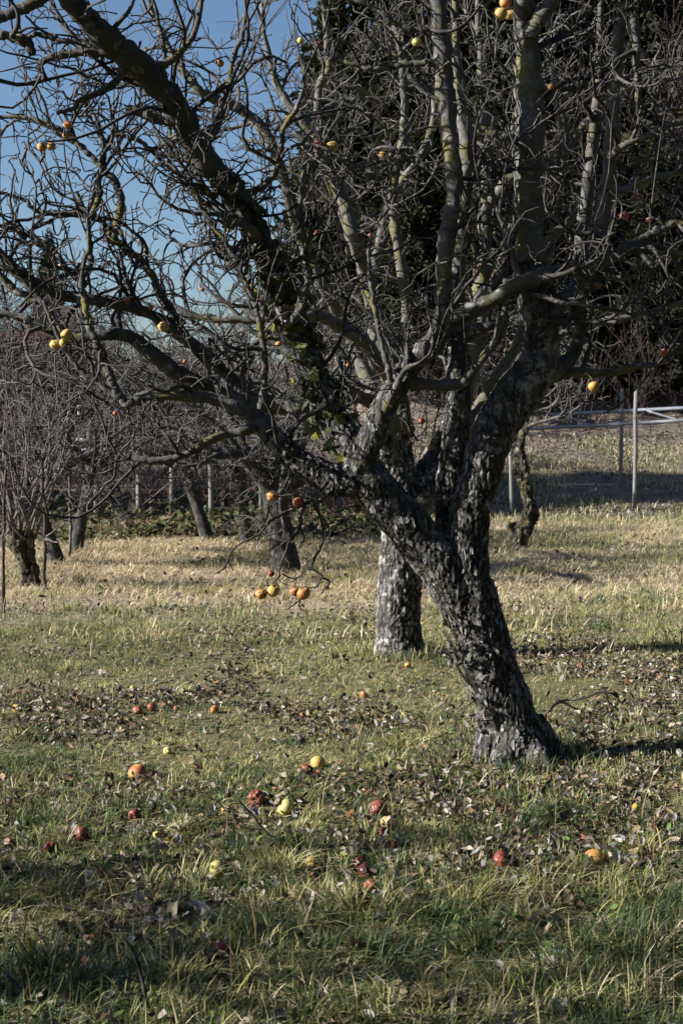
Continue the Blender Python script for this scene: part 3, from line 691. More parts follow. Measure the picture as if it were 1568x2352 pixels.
stem_p = spline([(0, 0, .55, .05), (.02, .01, .8, .045), (.08, .02, 1.1, .05), (.12, .0, 1.25, .075)], 3)
sv, sq, st = tube(stem_p[:, :3], stem_p[:, 3], 5)
STEM = mesh_from('stem', sv, [sq, st]); STEM.materials.append(M_TWIG)
def add_apple(c, R, kind, shape, label, group, tilt=.35, face=None):
    me = apple_data(kind, shape)
    o = bpy.data.objects.new('apple', me); COL.objects.link(o)
    o.location = c; o.scale = (R, R, R)
    o.rotation_euler = (rng.normal()*tilt, rng.normal()*tilt, rng.uniform(0, 6.28))
    o['label'] = label; o['category'] = 'apple'; o['group'] = group
    s = bpy.data.objects.new('stem', STEM); COL.objects.link(s); s.parent = o
    return o
FAR = 'tiny faded orange apple still hanging in the dense background twigs'
HANG = [
 (600, 1364, 15, 'blush', 'round', 'yellow and red apple with brown specks, leftmost of the low hanging cluster', 'm'),
 (628, 1357, 14.5, 'yellow', 'pear', 'smooth yellow apple touching the speckled one on the low spray', 'm'),
 (677, 1359, 12, 'blush', 'round', 'small speckled apple half behind a bigger one on the low spray', 'm'),
 (696, 1363, 17, 'gold', 'round', 'golden apple with a dark rot spot, rightmost on the low spray', 'm'),
 (623, 1318, 8, 'red', 'round', 'tiny red-brown apple just above the low hanging cluster', 'm'),
 (624, 1141, 13, 'gold', 'dent', 'dented tan apple hanging in front of the third trunk\'s fork', 'm'),
 (685, 1153, 14, 'orange', 'dent', 'wrinkled orange-red apple at the top of the low spray', 'm'),
 (733, 334, 14, 'rotten', 'shrivel', 'shrivelled brown apple paired with a yellow one high in the middle', 'm'),
 (762, 338, 15, 'yellow', 'dent', 'big creased yellow apple beside the shrivelled brown one', 'm'),
 (1160, 6, 14, 'gold', 'round', 'golden apple cut by the top edge, uppermost of its bunch', 'm'),
 (1150, 32, 15, 'yellow', 'round', 'yellow apple, lower left of the bunch at the top edge', 'm'),
 (1170, 34, 14, 'yellow', 'dent', 'yellow apple, lower right of the bunch at the top edge', 'm'),
 (1218, 467, 17, 'darkred', 'round', 'large dark red apple in shade before the upright mossy limb', 'm'),
 (1363, 888, 13.5, 'gold', 'round', 'clean golden apple hanging alone above the grey rails', 'm'),
 (1522, 810, 10, 'orange', 'dent', 'small orange apple at the right end of the lowest right branch', 'm'),
 (1370, 655, 11, 'red', 'dent', 'glossy red apple hanging below the crossing limb at right', 'm'),
 (376, 751, 13, 'yellow', 'round', 'plain yellow apple with specks left of the ivy limb', 'm'),
 (154, 769, 14, 'yellow', 'round', 'pale yellow apple, upper right of the trio at the left', 'm'),
 (129, 791, 14.5, 'yellow', 'dent', 'yellow apple with black rot spots in the trio at the left', 'm'),
 (147, 788, 11, 'yellow', 'round', 'yellow apple mostly hidden between two others at the left', 'm'),
 (73, 742, 11, 'blush', 'pear', 'red and yellow apple nearest the left edge', 'm'),
 (97, 338, 11, 'gold', 'round', 'golden apple, left one of the pair against the sky', 'm'),
 (118, 336, 11, 'gold', 'round', 'golden apple, right one of the pair against the sky', 'm'),
 (157, 287, 12, 'blush', 'dent', 'red and yellow apple just above the pair against the sky', 'm'),
 (152, 313, 8, 'gold', 'round', 'small golden apple peeping from behind a branch under the blushed one', 'm'),
 (289, 690, 10, 'blush', 'dent', 'yellow apple with a brown top on the long left limb', 'm'),
 (347, 706, 7, 'orange', 'round', 'small orange apple right of the brown-topped one', 'm'),
 (690, 94, 8, 'green', 'round', 'small pale green apple high up against the conifer', 'm'),
 (735, 98, 8, 'rotten', 'shrivel', 'small rotten brown apple next to the pale green one', 'm'),
 (505, 145, 10, 'gold', 'shrivel', 'half rotten apple high up against the blue sky', 'm'),
 (957, 97, 11, 'green', 'dent', 'pale yellow apple near the top, left of the dark upright limb', 'm'),
 (990, 1028, 9, 'orange', 'round', 'striped orange apple hanging inside the trunk fork', 'm'),
 (967, 967, 7, 'orange', 'round', 'small orange apple just above the fork\'s striped one', '2'),
 (1437, 316, 9, 'green', 'pear', 'small oval pale yellow apple right of the slim upright limb', '2'),
 (1466, 455, 8, 'red', 'round', 'small pinkish red apple at the right, higher of two', '2'),
 (1432, 495, 9, 'red', 'dent', 'small pinkish red apple at the right, lower of two', '2'),
 (1267, 198, 8, 'gold', 'round', 'small golden apple right of the mossy upright limb', '2'),
 (879, 356, 7, 'gold', 'round', 'small golden apple in the twigs before the conifer', '2'),
 (910, 264, 5, 'rotten', 'round', 'tiny brown apple in the twigs before the conifer', '2'),
 (140, 613, 8, 'green', 'dent', 'greenish apple in fine twigs against the sky at the left', 'm'),
 (1406, 178, 7, 'orange', 'shrivel', 'little rust-coloured apple near the top of the slim upright limb', '2'),
 (805, 832, 7, 'yellow', 'round', 'small yellow apple in the shade behind the ivy limb', '2'),
 (890, 840, 8, 'darkred', 'shrivel', 'shrivelled dark red apple beside the mossy central branch', 'm'),
 (945, 1097, 6, 'red', 'round', 'tiny bright red apple low in the fork of the trunk', '2'),
 (1562, 260, 8, 'yellow', 'round', 'yellow apple cut by the right edge', '2'),
]
far_spots = [(727, 536), (453, 897), (1103, 610), (724, 612), (740, 792), (799, 839), (590, 880), (425, 830), (503, 745), (515, 580), (518, 612), (332, 578), (740, 850), (850, 540), (560, 607), (265, 950), (825, 655), (1490, 505), (640, 790), (700, 555), (600, 690), (465, 665)]
px_m = project(tw_main); px_2 = project(tw2)
spur_m, spur_2 = [], []
def hang(x, y, r, kind, shape, label, group, which):
    pts, pr = (tw_main, px_m) if which == 'm' else (tw2, px_2)
    want = .036*F_PX/r
    near = np.where(np.hypot(pr[0]-x, pr[1]-(y-r*1.35)) < max(r*1.3, 10))[0]
    dd = np.hypot(pr[0]-x, pr[1]-(y-r*1.35)) + 6*np.abs(pr[2]-np.clip(want, Y0-.6, Y0+.8) if which == 'm' else 0*pr[2])
    if (x, y) in ((600, 1364), (628, 1357), (677, 1359), (696, 1363), (623, 1318), (624, 1141), (685, 1153)):
        Yd = Y0-.08
        i = int(np.argmin(np.hypot(pr[0]-x, pr[1]-(y-r*1.0)) + 200*np.abs(pts[:, 1]-Yd)))
    else:
        i = int(near[np.argmin(pts[near, 1] + np.where(pts[near, 1] < .0245*F_PX/r, 5, 0))]) if len(near) else int(np.argmin(dd)); Yd = pts[i, 1] - (.02 if which == 'm' else 0)
    if which == '2' and r > 6: r *= 1.25
    if x == 1363: Yd = Y0 - .5
    c = P(x, y, Yd); R = r*Yd/F_PX
    add_apple(c, R, kind, shape, label, group, .25)
    top = c + np.array([0, 0, R*.75])
    mid = (top+pts[i])/2 + np.array([.004, 0, .012])
    s = spline([(*pts[i], .003), (*mid, .0024), (*top, .002)], 4)
    (spur_m if which == 'm' else spur_2).append(tube(s[:, :3], s[:, 3], 5))
for h in HANG: hang(h[0], h[1], h[2], h[3], h[4], h[5], 'apples hanging on the trees', h[6])
for (x, y) in far_spots: hang(x, y, rng.uniform(4.2, 6.5), ['orange', 'orange', 'gold', 'blush'][rng.integers(4)], ['round', 'dent'][rng.integers(2)], FAR, 'tiny orange apples in the background twigs', '2')
V, Q, Tt = join(parts + spur_m)
link('crown', mesh_from('crown', V, [Q, Tt]), M_TWIG, APPLE_TREE)
V, Q, Tt = join(parts2 + spur_2)
link('crown', mesh_from('crown', V, [Q, Tt]), M_TWIG2, TREE2)

APPLES_XY = []
GRD = [
 (730, 1753, 18, 'yellow', 'round', 'bright yellow apple on the grass left of the leaning trunk'),
 (706, 1767, 16, 'rotten', 'shrivel', 'glossy rotten brown apple against the bright yellow one'),
 (318, 1777, 22, 'blush', 'pear', 'pear-shaped yellow apple with a red cheek lying at the left'),
 (870, 1859, 24, 'red', 'dent', 'large smooth red-brown apple in the middle of the grass'),
 (888, 1890, 15, 'yellow', 'pear', 'yellow half of a rotting apple below the large red-brown one'),
 (880, 1912, 13, 'rotten', 'shrivel', 'tan shrivelled apple under the yellow half-rotten one'),
 (590, 1834, 23, 'red', 'shrivel', 'wrinkled russet apple half sunk in grass, left of a pale one'),
 (657, 1857, 21, 'green', 'round', 'pale yellow apple half buried in blades, right of the russet one'),
 (185, 1916, 20, 'red', 'dent', 'smooth brick-red apple near the left side'),
 (116, 1950, 19, 'rotten', 'shrivel', 'cracked red-brown apple below left of the brick-red one'),
 (22, 1936, 13, 'red', 'dent', 'red apple almost at the left edge'),
 (309, 1873, 17, 'red', 'shrivel', 'dark pink wrinkled apple between grass blades at the left'),
 (350, 1856, 10, 'darkred', 'round', 'small dark red apple right above the wrinkled pink one'),
 (825, 1984, 19, 'darkred', 'shrivel', 'blackened red apple, upper of a dark pair'),
 (838, 2004, 22, 'darkred', 'dent', 'wine-red apple, lower of a dark pair'),
 (850, 2036, 17, 'orange', 'dent', 'orange-pink apple just below the dark pair'),
 (718, 1985, 21, 'yellow', 'dent', 'yellow apple with a rotten brown left side'),
 (500, 1998, 22, 'green', 'round', 'yellow apple showing through long grass, lower left'),
 (1150, 1977, 24, 'red', 'dent', 'shiny russet apple at the lower right'),
 (1365, 1973, 24, 'gold', 'pear', 'golden tan apple farthest right in the near grass'),
 (1340, 1926, 15, 'orange', 'dent', 'orange apple hidden behind a green tuft at the right'),
 (505, 2186, 25, 'darkred', 'dent', 'brownish purple apple in the deep shade nearest the camera'),
 (316, 1631, 12, 'orange', 'dent', 'orange-brown apple, left of a pair beyond the leaf litter'),
 (348, 1625, 12, 'rotten', 'round', 'brown apple, right of a pair beyond the leaf litter'),
 (493, 1630, 11, 'blush', 'round', 'peach-coloured apple lying alone in the middle distance'),
 (405, 1628, 7, 'orange', 'round', 'tiny orange apple between the brown pair and the peach one'),
 (40, 1627, 13, 'yellow', 'dent', 'dull yellow apple at the left edge of the leaf litter'),
 (195, 1663, 9, 'yellow', 'round', 'small yellow apple below the leaf litter at the left'),
 (695, 1643, 8, 'red', 'round', 'small red apple lying left of the second trunk'),
 (835, 1596, 10, 'blush', 'round', 'pinkish apple in front of the straight pale trunk'),
 (305, 1582, 8, 'yellow', 'round', 'small pale yellow apple behind the leaf litter'),
 (936, 1528, 7, 'yellow', 'round', 'little yellow apple at the foot of the straight pale trunk'),
 (1332, 1531, 9, 'red', 'round', 'red apple on the sunny grass right of the leaning trunk'),
 (1232, 1498, 7, 'red', 'round', 'crimson apple in the shadow stripe right of the leaning trunk'),
 (453, 1764, 6, 'darkred', 'round', 'tiny dark red apple in the grass, centre left'),
 (517, 1860, 11, 'yellow', 'dent', 'yellow apple under a dead leaf, left of the russet one'),
 (362, 1920, 13, 'green', 'dent', 'yellow-green apple in the grass right of the brick-red one'),
 (385, 1725, 11, 'green', 'dent', 'pale apple tucked into grass above the pear-shaped one'),
 (1520, 1872, 13, 'blush', 'dent', 'reddish apple in the grass at the right edge'),
 (1098, 1972, 10, 'darkred', 'round', 'small dark red apple left of the shiny russet one'),
 (1055, 1988, 10, 'orange', 'round', 'orange apple peeping out left of the small dark red one'),
 (1178, 1880, 9, 'orange', 'round', 'small orange apple in the green tuft below the leaning trunk'),
 (1290, 1865, 8, 'orange', 'round', 'small orange apple in blades right of the leaning trunk\'s foot'),
]
for g in GRD:
    hit = G(g[0], g[1]+g[2]*.75); R = g[2]*hit[1]/F_PX
    c = P(g[0], g[1], hit[1]+.3*R)
    c[2] = max(c[2], float(height(c[0], c[1])) + .42*R)
    APPLES_XY.append((c[0], c[1], R))
    add_apple(c, R, g[3], g[4], g[5], 'fallen apples on the ground', 1.2)

# ------------------------------------------------------------------ ivy
def ivy_leaf_mesh(fold):
    out = [(0, -.15), (.28, -.32), (.62, -.18), (.95, .05), (.58, .22), (.72, .62), (.34, .62), (0, 1.15), (-.34, .62), (-.72, .62), (-.58, .22), (-.95, .05), (-.62, -.18), (-.28, -.32)]
    V = [(x, y, fold*(abs(x)**1.3) - .12*y*y) for x, y in out] + [(0, .12, 0)]
    n = len(out)
    return V, [(k, (k+1) % n, n) for k in range(n)]
IVY_MESH = []
for q, (fold, col) in enumerate([(.25, (0.05, 0.068, 0.018)), (.1, (0.035, 0.05, 0.018)), (.4, (0.14, 0.13, 0.025)), (-.15, (0.07, 0.078, 0.05)), (.3, (0.11, 0.10, 0.085)), (.1, (0.16, 0.15, 0.13))]):
    V, T3 = ivy_leaf_mesh(fold)
    c = np.tile(np.array([col]), (len(V), 1)); c[-1] *= 1.5
    me = mesh_from('leaf', np.array(V), [np.array(T3)], smooth=False, attrs={'tint': c}); me.materials.append(M_GREEN if q < 4 else M_LEAF)
    IVY_MESH.append(me)
def ivy(name, path, rad, n, label, kinds, size=(.024, .05), off=(.008, .06), span=(0, 1), side=None):
    root = thing(name, tuple(path[0]), label, 'ivy', 'ivy on the leaning apple tree')
    K = len(path)
    stems = []
    for s in range(3):
        a = 2.0+s*.9 + .5*np.sin(np.arange(K)*.4+s)
        off_s = np.stack([np.cos(a), -np.abs(np.sin(a)), 0*a], -1)*(rad[:, None]+.004)
        stems.append(tube(path+off_s, np.full(K, .004), 5))
    V, Q, Tt = join(stems); link('stem', mesh_from('stem', V, [Q, Tt]), M_LIMB_D, root)
    for k in range(n):
        t = rng.uniform(*span)*(K-1); i = min(int(t), K-2)
        p = path[i]*(1-(t-i)) + path[i+1]*(t-i); r = rad[i]
        a = rng.uniform(math.pi*1.0, math.pi*2.0) if side is None else rng.normal(side, .55)
        d = np.array([math.cos(a), math.sin(a), rng.normal()*.25]); d /= np.linalg.norm(d)
        c = p + d*(r+rng.uniform(*off))
        o = bpy.data.objects.new('leaf', IVY_MESH[kinds[rng.integers(len(kinds))]]); COL.objects.link(o); o.parent = root
        z = Vector(d + rng.normal(size=3)*.45); y = Vector((rng.normal()*.5, rng.normal()*.4, -1))
        q = z.to_track_quat('Z', 'Y')
        o.rotation_mode = 'QUATERNION'
        x = y.cross(z).normalized(); y = z.normalized().cross(x)
        from mathutils import Matrix
        o.rotation_quaternion = Matrix((x, y, z.normalized())).transposed().to_quaternion()
        s = rng.uniform(*size); o.scale = (s, s, s); o.location = Vector(c) - Vector(root.location)
pE = np.concatenate([tr[3][0][8:], main_limbs[1][0][1:58]]); rE = np.concatenate([tr[3][1][8:], main_limbs[1][1][1:58]])
ivy('ivy_vine', pE, rE, 190, 'dark green ivy climbing the slanting limb of the leaning apple tree', [0, 0, 1, 1, 2, 3, 3], span=(0, .82))
pT = tr[0][0][24:56]; rT = tr[0][1][24:56]
pT = T_([(1100, 1640, 70), (1090, 1560, 66), (1075, 1480, 64), (1050, 1400, 62), (1015, 1330, 60)])[0]; rT = np.full(len(pT), .02)
ivy('ivy_vine', T_([(1160, 1640, 73), (1130, 1540, 65), (1106, 1450, 64), (1070, 1385, 62)])[0], T_([(1160, 1640, 73), (1130, 1540, 65), (1106, 1450, 64), (1070, 1385, 62)])[1], 95, 'dull grey ivy leaves clinging to the lower trunk of the leaning tree', [3, 4, 4, 5, 3], size=(.014, .03), off=(.004, .03), side=math.pi*1.18)

# ------------------------------------------------------------------ other orchard trees
def orchard_tree(seed, H=1.25, r=.13, lean=(0, 0), nl=6, L=(1.5, 2.4), dens=(4.5, 8, 4), rt=(.006, .005, .0045), L1=(.5, 1.4), flat=.75):
    """trunk, limbs (points, radii) and twig tubes around the origin"""
    global rng
    keep_rng = rng; rng = np.random.default_rng(seed)
    top = np.array([lean[0], lean[1], H])
    s = spline([(0, 0, -.15, r*1.45), (0, 0, .05, r*1.2), (lean[0]*.4, lean[1]*.4, H*.45, r*.95), (*top, r*1.0)], 8)
    trunk = (s[:, :3], s[:, 3]); limbs = []
    for k in range(nl):
        a = 2*math.pi*(k+rng.uniform(-.3, .3))/nl
        d = np.array([[math.cos(a), math.sin(a), rng.uniform(.45, 1.5)*flat]])
        st_ = top - np.array([0, 0, rng.uniform(0, .3)*H*.6])
        Lk = np.array([rng.uniform(*L)])
        g = grow(st_[None], d, Lk, 12, .12, .06)[0]
        rr = np.linspace(r*.62, .016, 13)*rng.uniform(.8, 1.1)
        limbs.append((g, rr))
        for q in range(3):
            i = rng.integers(3, 10); dd = unit(g[i+1]-g[i] + rng.normal(size=3)*.7 + np.array([0, 0, .3]))
            g2 = grow(g[i][None], dd[None], np.array([Lk[0]*rng.uniform(.4, .75)]), 10, .16, .06)[0]
            limbs.append((g2, np.linspace(rr[i]*.65, .009, 11)))
    parts, tw = crown_from(limbs, d1=dens[0], d2=dens[1], d3=dens[2], rt=rt, L1=L1, L2=(.12, .5), n1=4)
    rng = keep_rng
    return trunk, limbs, parts
_protos = {}
def orchard_proto(key, mat_t, mat_c, **kw):
    trunk, limbs, parts = orchard_tree(**kw)
    V, Q, Tt = join([tube(*trunk, 14)] + [tube(p, r, 9) for p, r in limbs])
    n = fbm(V[:, 0]*14, V[:, 1]*14, V[:, 2]*6, seed=5, oct=3)-.5
    f1, f2, cid = cells(V*np.array([16, 16, 7]), 3)
    att = {'crack': np.clip(sstep(.02, .3, f2-f1)*.7+.3, 0, 1), 'tint': cid}
    V = V + unit(V*np.array([1, 1, 0]))*n[:, None]*.02
    mt = mesh_from('trunk', V, [Q, Tt], attrs=att); mt.materials.append(mat_t)
    V, Q, Tt = join(parts); mc = mesh_from('crown', V, [Q, Tt]); mc.materials.append(mat_c)
    _protos[key] = (mt, mc)
def put_tree(key, x, y, rz, s, label, name='apple_tree', group='old apple trees of the orchard', z=None):
    zz = float(height(x, y)) - .02 if z is None else z
    o = thing(name, (x, y, zz), label, 'tree', group); o.rotation_euler = (0, 0, rz); o.scale = (s, s, s)
    for nme, me in zip(('trunk', 'crown'), _protos[key]):
        c = bpy.data.objects.new(nme, me); COL.objects.link(c); c.parent = o
    return o
orchard_proto('a', M_TRUNK3, M_TWIG2, seed=11, lean=(-.12, .05), r=.14, H=.95)
orchard_proto('b', M_TRUNK3, M_TWIG2, seed=23, lean=(-.22, 0), r=.075, nl=5, H=1.1)
orchard_proto('c', M_TRUNK3, M_TWIG2, seed=37, lean=(.3, .1), r=.085, nl=6, H=1.0)
orchard_proto('d', M_TRUNK3, M_PLUM, seed=51, lean=(.1, .1), r=.13, nl=8, H=1.3, L=(2.4, 4.0), dens=(4, 7, 3), rt=(.009, .008, .007), L1=(.7, 1.8), flat=1.5)

def put_px(key, x, y, rz, s, label, **k):
    g = G(x, y); return put_tree(key, float(g[0]), float(g[1]), rz, s, label, **k)
put_px('a', 655, 1312, .3, 1.0, 'stout apple tree with a thick dark trunk behind the hanging apples')
put_px('b', 566, 1250, 1.2, 1.0, 'slim leaning apple tree at the far field edge, left of the stout one')
put_px('c', 475, 1240, 2.6, .95, 'low spreading apple tree whose stem slants left by the bramble bank')
put_px('b', 175, 1268, 3.4, 1.0, 'upright thin apple tree beside the bramble bank at the left')
put_px('c', 132, 1297, 2.9, .9, 'apple tree with a dark stem leaning left, between thin stakes')
put_px('b', 1182, 1257, .2, .01, 'x') if False else None
put_tree('a', -9.5, 22.5, 2.0, 1.1, 'apple tree at the far left edge behind the pale shoots')
put_tree('c', -3.9, 24.5, 4.0, 1.15, 'grey apple tree on the bank behind the brambles, left of centre')
put_tree('a', -1.2, 25.5, 5.0, 1.15, 'grey apple tree on the bank behind the stout one')
put_tree('b', -6.2, 26.5, .7, 1.3, 'tall grey apple tree on the bank behind the pollard')
put_tree('c', 6.6, 13.5, 3.0, 1.15, 'apple tree just outside the right edge whose twigs reach in')
put_tree('b', 2.2, 21.5, 2.0, 1.0, 'apple tree at the slope foot hidden behind the leaning trunk') if False else None
# beyond the left edge, towards the sun: their shade falls on the near grass
put_tree('a', -4.6, 2.3, 1.4, 1.05, 'apple tree outside the left edge shading the near grass')
put_tree('c', -6.6, 3.5, .2, 1.15, 'second apple tree outside the left edge, farther from the path')
put_tree('b', -5.4, 1.0, 3.0, 1.25, 'apple tree outside the left edge, nearest the viewer')

# small crooked tree at the foot of the slope
cb = G(1184, 1258); YC = float(cb[1])
CR = thing('apple_tree', tuple(cb), 'small crooked mossy tree with a sawn stub, right of the leaning trunk', 'tree', 'old apple trees of the orchard')
ctr = [traced([(1172, 1300, 34), (1177, 1268, 28), (1184, 1245, 23), (1203, 1215, 20), (1214, 1170, 17), (1207, 1120, 15), (1192, 1070, 14), (1186, 1010, 13), (1182, 950, 12), (1170, 880, 9)], YC, wob=.1),
       traced([(1188, 1248, 17), (1179, 1220, 14), (1175, 1200, 13)], YC, wob=.02),
       traced([(1208, 1120, 9), (1204, 1070, 8, YC-.1), (1195, 1030, 8), (1205, 980, 8), (1215, 930, 7), (1240, 860, 5)], YC, wob=.1)]
cm, cco, cno, cro = remeshed_trunk([tube(p, r, 12) for p, r in ctr], voxel=.014, seed=9, amp=.02, freq=14)
link('trunk', cm, bark_trunk('bark_mossy', plate=(.16, .15, .1), moss=.9), CR)
lk = []
for (p, r) in (ctr[0], ctr[2]):
    for q in range(4):
        g2 = grow(p[-3-q*3][None], unit(np.array([[rng.normal(), rng.normal(), .8]])), np.array([rng.uniform(.8, 1.5)]), 10, .15, .05)[0]
        lk.append((g2, np.linspace(.03, .01, 11)))
pp, _ = crown_from(lk, d1=6, d2=8, d3=3, rt=(.007, .006, .005), L1=(.5, 1.2))
V, Q, Tt = join([tube(p, r, 7) for p, r in lk]+pp); link('crown', mesh_from('crown', V, [Q, Tt]), M_TWIG2, CR)

# pollard with pale shoots, far left
pb_ = G(72, 1345); YP = float(pb_[1])
PO = thing('pollard_tree', tuple(pb_), 'pollarded stump with a tangle of tall pale shoots at the left', 'tree')
ptr = [traced([(76, 1360, 26), (72, 1335, 22), (66, 1300, 22), (56, 1265, 24), (48, 1240, 30), (44, 1222, 26)], YP, wob=.05), traced([(66, 1300, 12), (45, 1270, 10), (25, 1235, 9), (18, 1205, 8)], YP, wob=.05)]
pm, _a, _b, _c = remeshed_trunk([tube(p, r, 12) for p, r in ptr], voxel=.014, seed=12, amp=.02, freq=14)
link('trunk', pm, bark_trunk('bark_pollard', plate=(.12, .11, .07), moss=.9), PO)
sh = []
for k in range(24):
    s0 = P(rng.uniform(15, 80), rng.uniform(1215, 1240), YP) + np.array([0, rng.uniform(-.15, .15), 0])
    d = unit(np.array([[rng.normal()*.28+.05, rng.normal()*.25, 1.0]]))
    g = grow(s0[None], d, np.array([rng.uniform(1.2, 2.6)]), 11, .05, .03)[0]
    sh.append((g, np.linspace(rng.uniform(.007, .018), .003, 12)))
V, Q, Tt = join([tube(p, r, 6) for p, r in sh]); link('shoots', mesh_from('shoots', V, [Q, Tt]), M_SHOOT, PO)
pp, _ = crown_from(sh, d1=1.8, d2=3, d3=1, rt=(.0045, .004, .0035), L1=(.3, .9), up=.5)
V, Q, Tt = join(pp); link('crown', mesh_from('crown', V, [Q, Tt]), M_SHOOT, PO)

# thin stakes / saplings
for (rows, lab) in [([(8, 1420, 4.5), (10, 1350, 4.2), (6, 1280, 4), (8, 1200, 3.6), (14, 1080, 3)], 'thin dark sapling stem at the very left edge'),
                    ([(104, 1362, 4.5), (102, 1290, 4.2), (104, 1220, 4), (100, 1150, 3.5), (96, 1050, 3)], 'thin reddish sapling stem right of the pollard'),
                    ([(160, 1290, 4.2), (159, 1230, 4.0), (161, 1180, 3.8), (160, 1120, 3.5), (158, 1040, 2.6)], 'thin pale stake beside the upright thin apple tree')]:
    g = G(rows[0][0], rows[0][1]-8)
    p, r = traced(rows, float(g[1]), wob=.3)
    V, Q, Tt = tube(p, r, 8)
    tw_p, _ = crown_from([(p[len(p)//3:], r[len(r)//3:])], d1=4, d2=4, d3=1, L1=(.15, .5), rt=(.004, .003, .003))
    o = thing('sapling', tuple(g), lab, 'sapling', 'thin saplings at the left')
    link('stem', mesh_from('stem', V, [Q, Tt]), M_SHOOT if 'pale' in lab else M_PLUM, o)
    V, Q, Tt = join(tw_p); link('twigs', mesh_from('twigs', V, [Q, Tt]), M_SHOOT, o, kind='stuff')

# ------------------------------------------------------------------ wooden rail frame on the slope
M_POST, t, b = new_mat('weathered_wood'); v = coords(t, (12, 12, 1.2))
t.links.new(ramp(t, noise_n(t, v, 3, 5, .65), [(.3, (0.12, 0.117, 0.11)), (.7, (0.20, 0.196, 0.185))]), b.inputs['Base Color'])
M_RAIL, t, b = new_mat('grey_metal_rail'); b.inputs['Roughness'].default_value = .5; b.inputs['Metallic'].default_value = .2
t.links.new(ramp(t, noise_n(t, coords(t), 6, 4, .6), [(.3, (0.15, 0.16, 0.18)), (.7, (0.24, 0.25, 0.28))]), b.inputs['Base Color'])
def bar(a, b_, r, n=8, k=6, wob=.004):
    t_ = np.linspace(0, 1, k)[:, None]; p = np.asarray(a)*(1-t_)+np.asarray(b_)*t_
    p = p + rng.normal(size=p.shape)*wob
    return tube(p, np.full(k, r), n)
def part_bar(name, a, b_, r, mat, parent):
    V, Q, Tt = bar(a, b_, r); link(name, mesh_from(name, V, [Q, Tt]), mat, parent)
f0 = G(1457, 1172); f1_ = G(1425, 1120); f2_ = G(1175, 1182)
RF = thing('rail_frame', tuple(f0), 'grey post and rail trellis frame on the slope at the right', 'trellis', 'trellis frames')
for (g, tx, ty) in ((f0, 1459, 893), (f1_, 1427, 893), (f2_, 1172, 1000)):
    part_bar('post', g-np.array([0, 0, .2]), P(tx, ty, g[1]), .035 if g is f0 else .034, M_POST, RF)
part_bar('rail', P(1620, 934, f0[1]+.1), P(1262, 953, f0[1]+1.4), .032, M_RAIL, RF)
part_bar('rail', P(1620, 962, f0[1]+.1), P(1195, 987, f0[1]+1.4), .03, M_RAIL, RF)
part_bar('brace', P(1280, 950, f0[1]+1.3), P(1362, 977, f0[1]+.9), .018, M_RAIL, RF)
part_bar('brace', P(1485, 942, f0[1]+.55), P(1560, 966, f0[1]+.3), .018, M_RAIL, RF)
LF = thing('rail_frame', tuple(P(318, 1160, 22.5)), 'pale post and rail trellis frame behind the orchard trees at the left', 'trellis', 'trellis frames')
for (x, yb, yt, Yd) in ((222, 1148, 880, 21.0), (318, 1165, 900, 20.9), (395, 1150, 905, 21.4), (484, 1160, 930, 21.0), (185, 1100, 930, 21.6), (600, 1160, 950, 21.4)):
    bt = P(x, yb, Yd); bt[2] = min(bt[2], float(height(bt[0], bt[1])) - .1)
    part_bar('post', bt, P(x+rng.uniform(-4, 4), yt, Yd), .04, M_POST, LF)
part_bar('rail', P(120, 1012, 21.3), P(760, 1000, 21.5), .035, M_POST, LF)
part_bar('rail', P(180, 1035, 20.95), P(700, 1024, 20.95), .03, M_RAIL, LF)

# ------------------------------------------------------------------ background: conifers, shrubs, houses
def conifer_mesh(seed, H, Rb, n):
    r_ = np.random.default_rng(seed)
    z = 1-np.sqrt(r_.random(n)); ang = r_.random(n)*2*math.pi
    lob = 1 + .22*np.sin(ang*5+z*31) + .16*np.sin(ang*3-z*55)
    rad = (Rb*(1-z)**.8*(.35+.65*r_.random(n)**.45))*lob
    c = np.stack([rad*np.cos(ang), rad*np.sin(ang), .6+z*(H-.6)-.12*rad], -1)
    out = np.stack([np.cos(ang), np.sin(ang), -.45+0*ang], -1)+r_.normal(size=(n, 3))*.5
    out = unit(out); sd = unit(np.cross(out, r_.normal(size=(n, 3))))
    L = r_.uniform(.14, .36, n)[:, None]; w = r_.uniform(.03, .075, n)[:, None]
    V = np.stack([c-sd*w*.4, c+sd*w*.4, c+out*L*.6+sd*w, c+out*L, c+out*L*.6-sd*w], 1).reshape(-1, 3)
    b_ = np.arange(n)[:, None]*5
    T3 = np.concatenate([b_+np.array([[0, 1, 2]]), b_+np.array([[0, 2, 4]]), b_+np.array([[4, 2, 3]])])
    g = r_.random(n)[:, None]
    col = np.array([[.013, .018, .008]])*(1-g)+np.array([[.034, .036, .012]])*g
    return mesh_from('foliage', V, [T3], smooth=False, attrs={'tint': np.repeat(col, 5, 0)})
CON = [conifer_mesh(3, 13, 1.9, 24000), conifer_mesh(8, 12, 2.4, 24000)]
for m_ in CON: m_.materials.append(M_GREEN)
tv, tq, tt = tube([(0, 0, -.4), (0, 0, 4), (0, 0, 9), (0, 0, 12)], [.22, .17, .08, .03], 10)
CT = mesh_from('trunk', tv, [tq, tt]); CT.materials.append(M_LIMB_D)
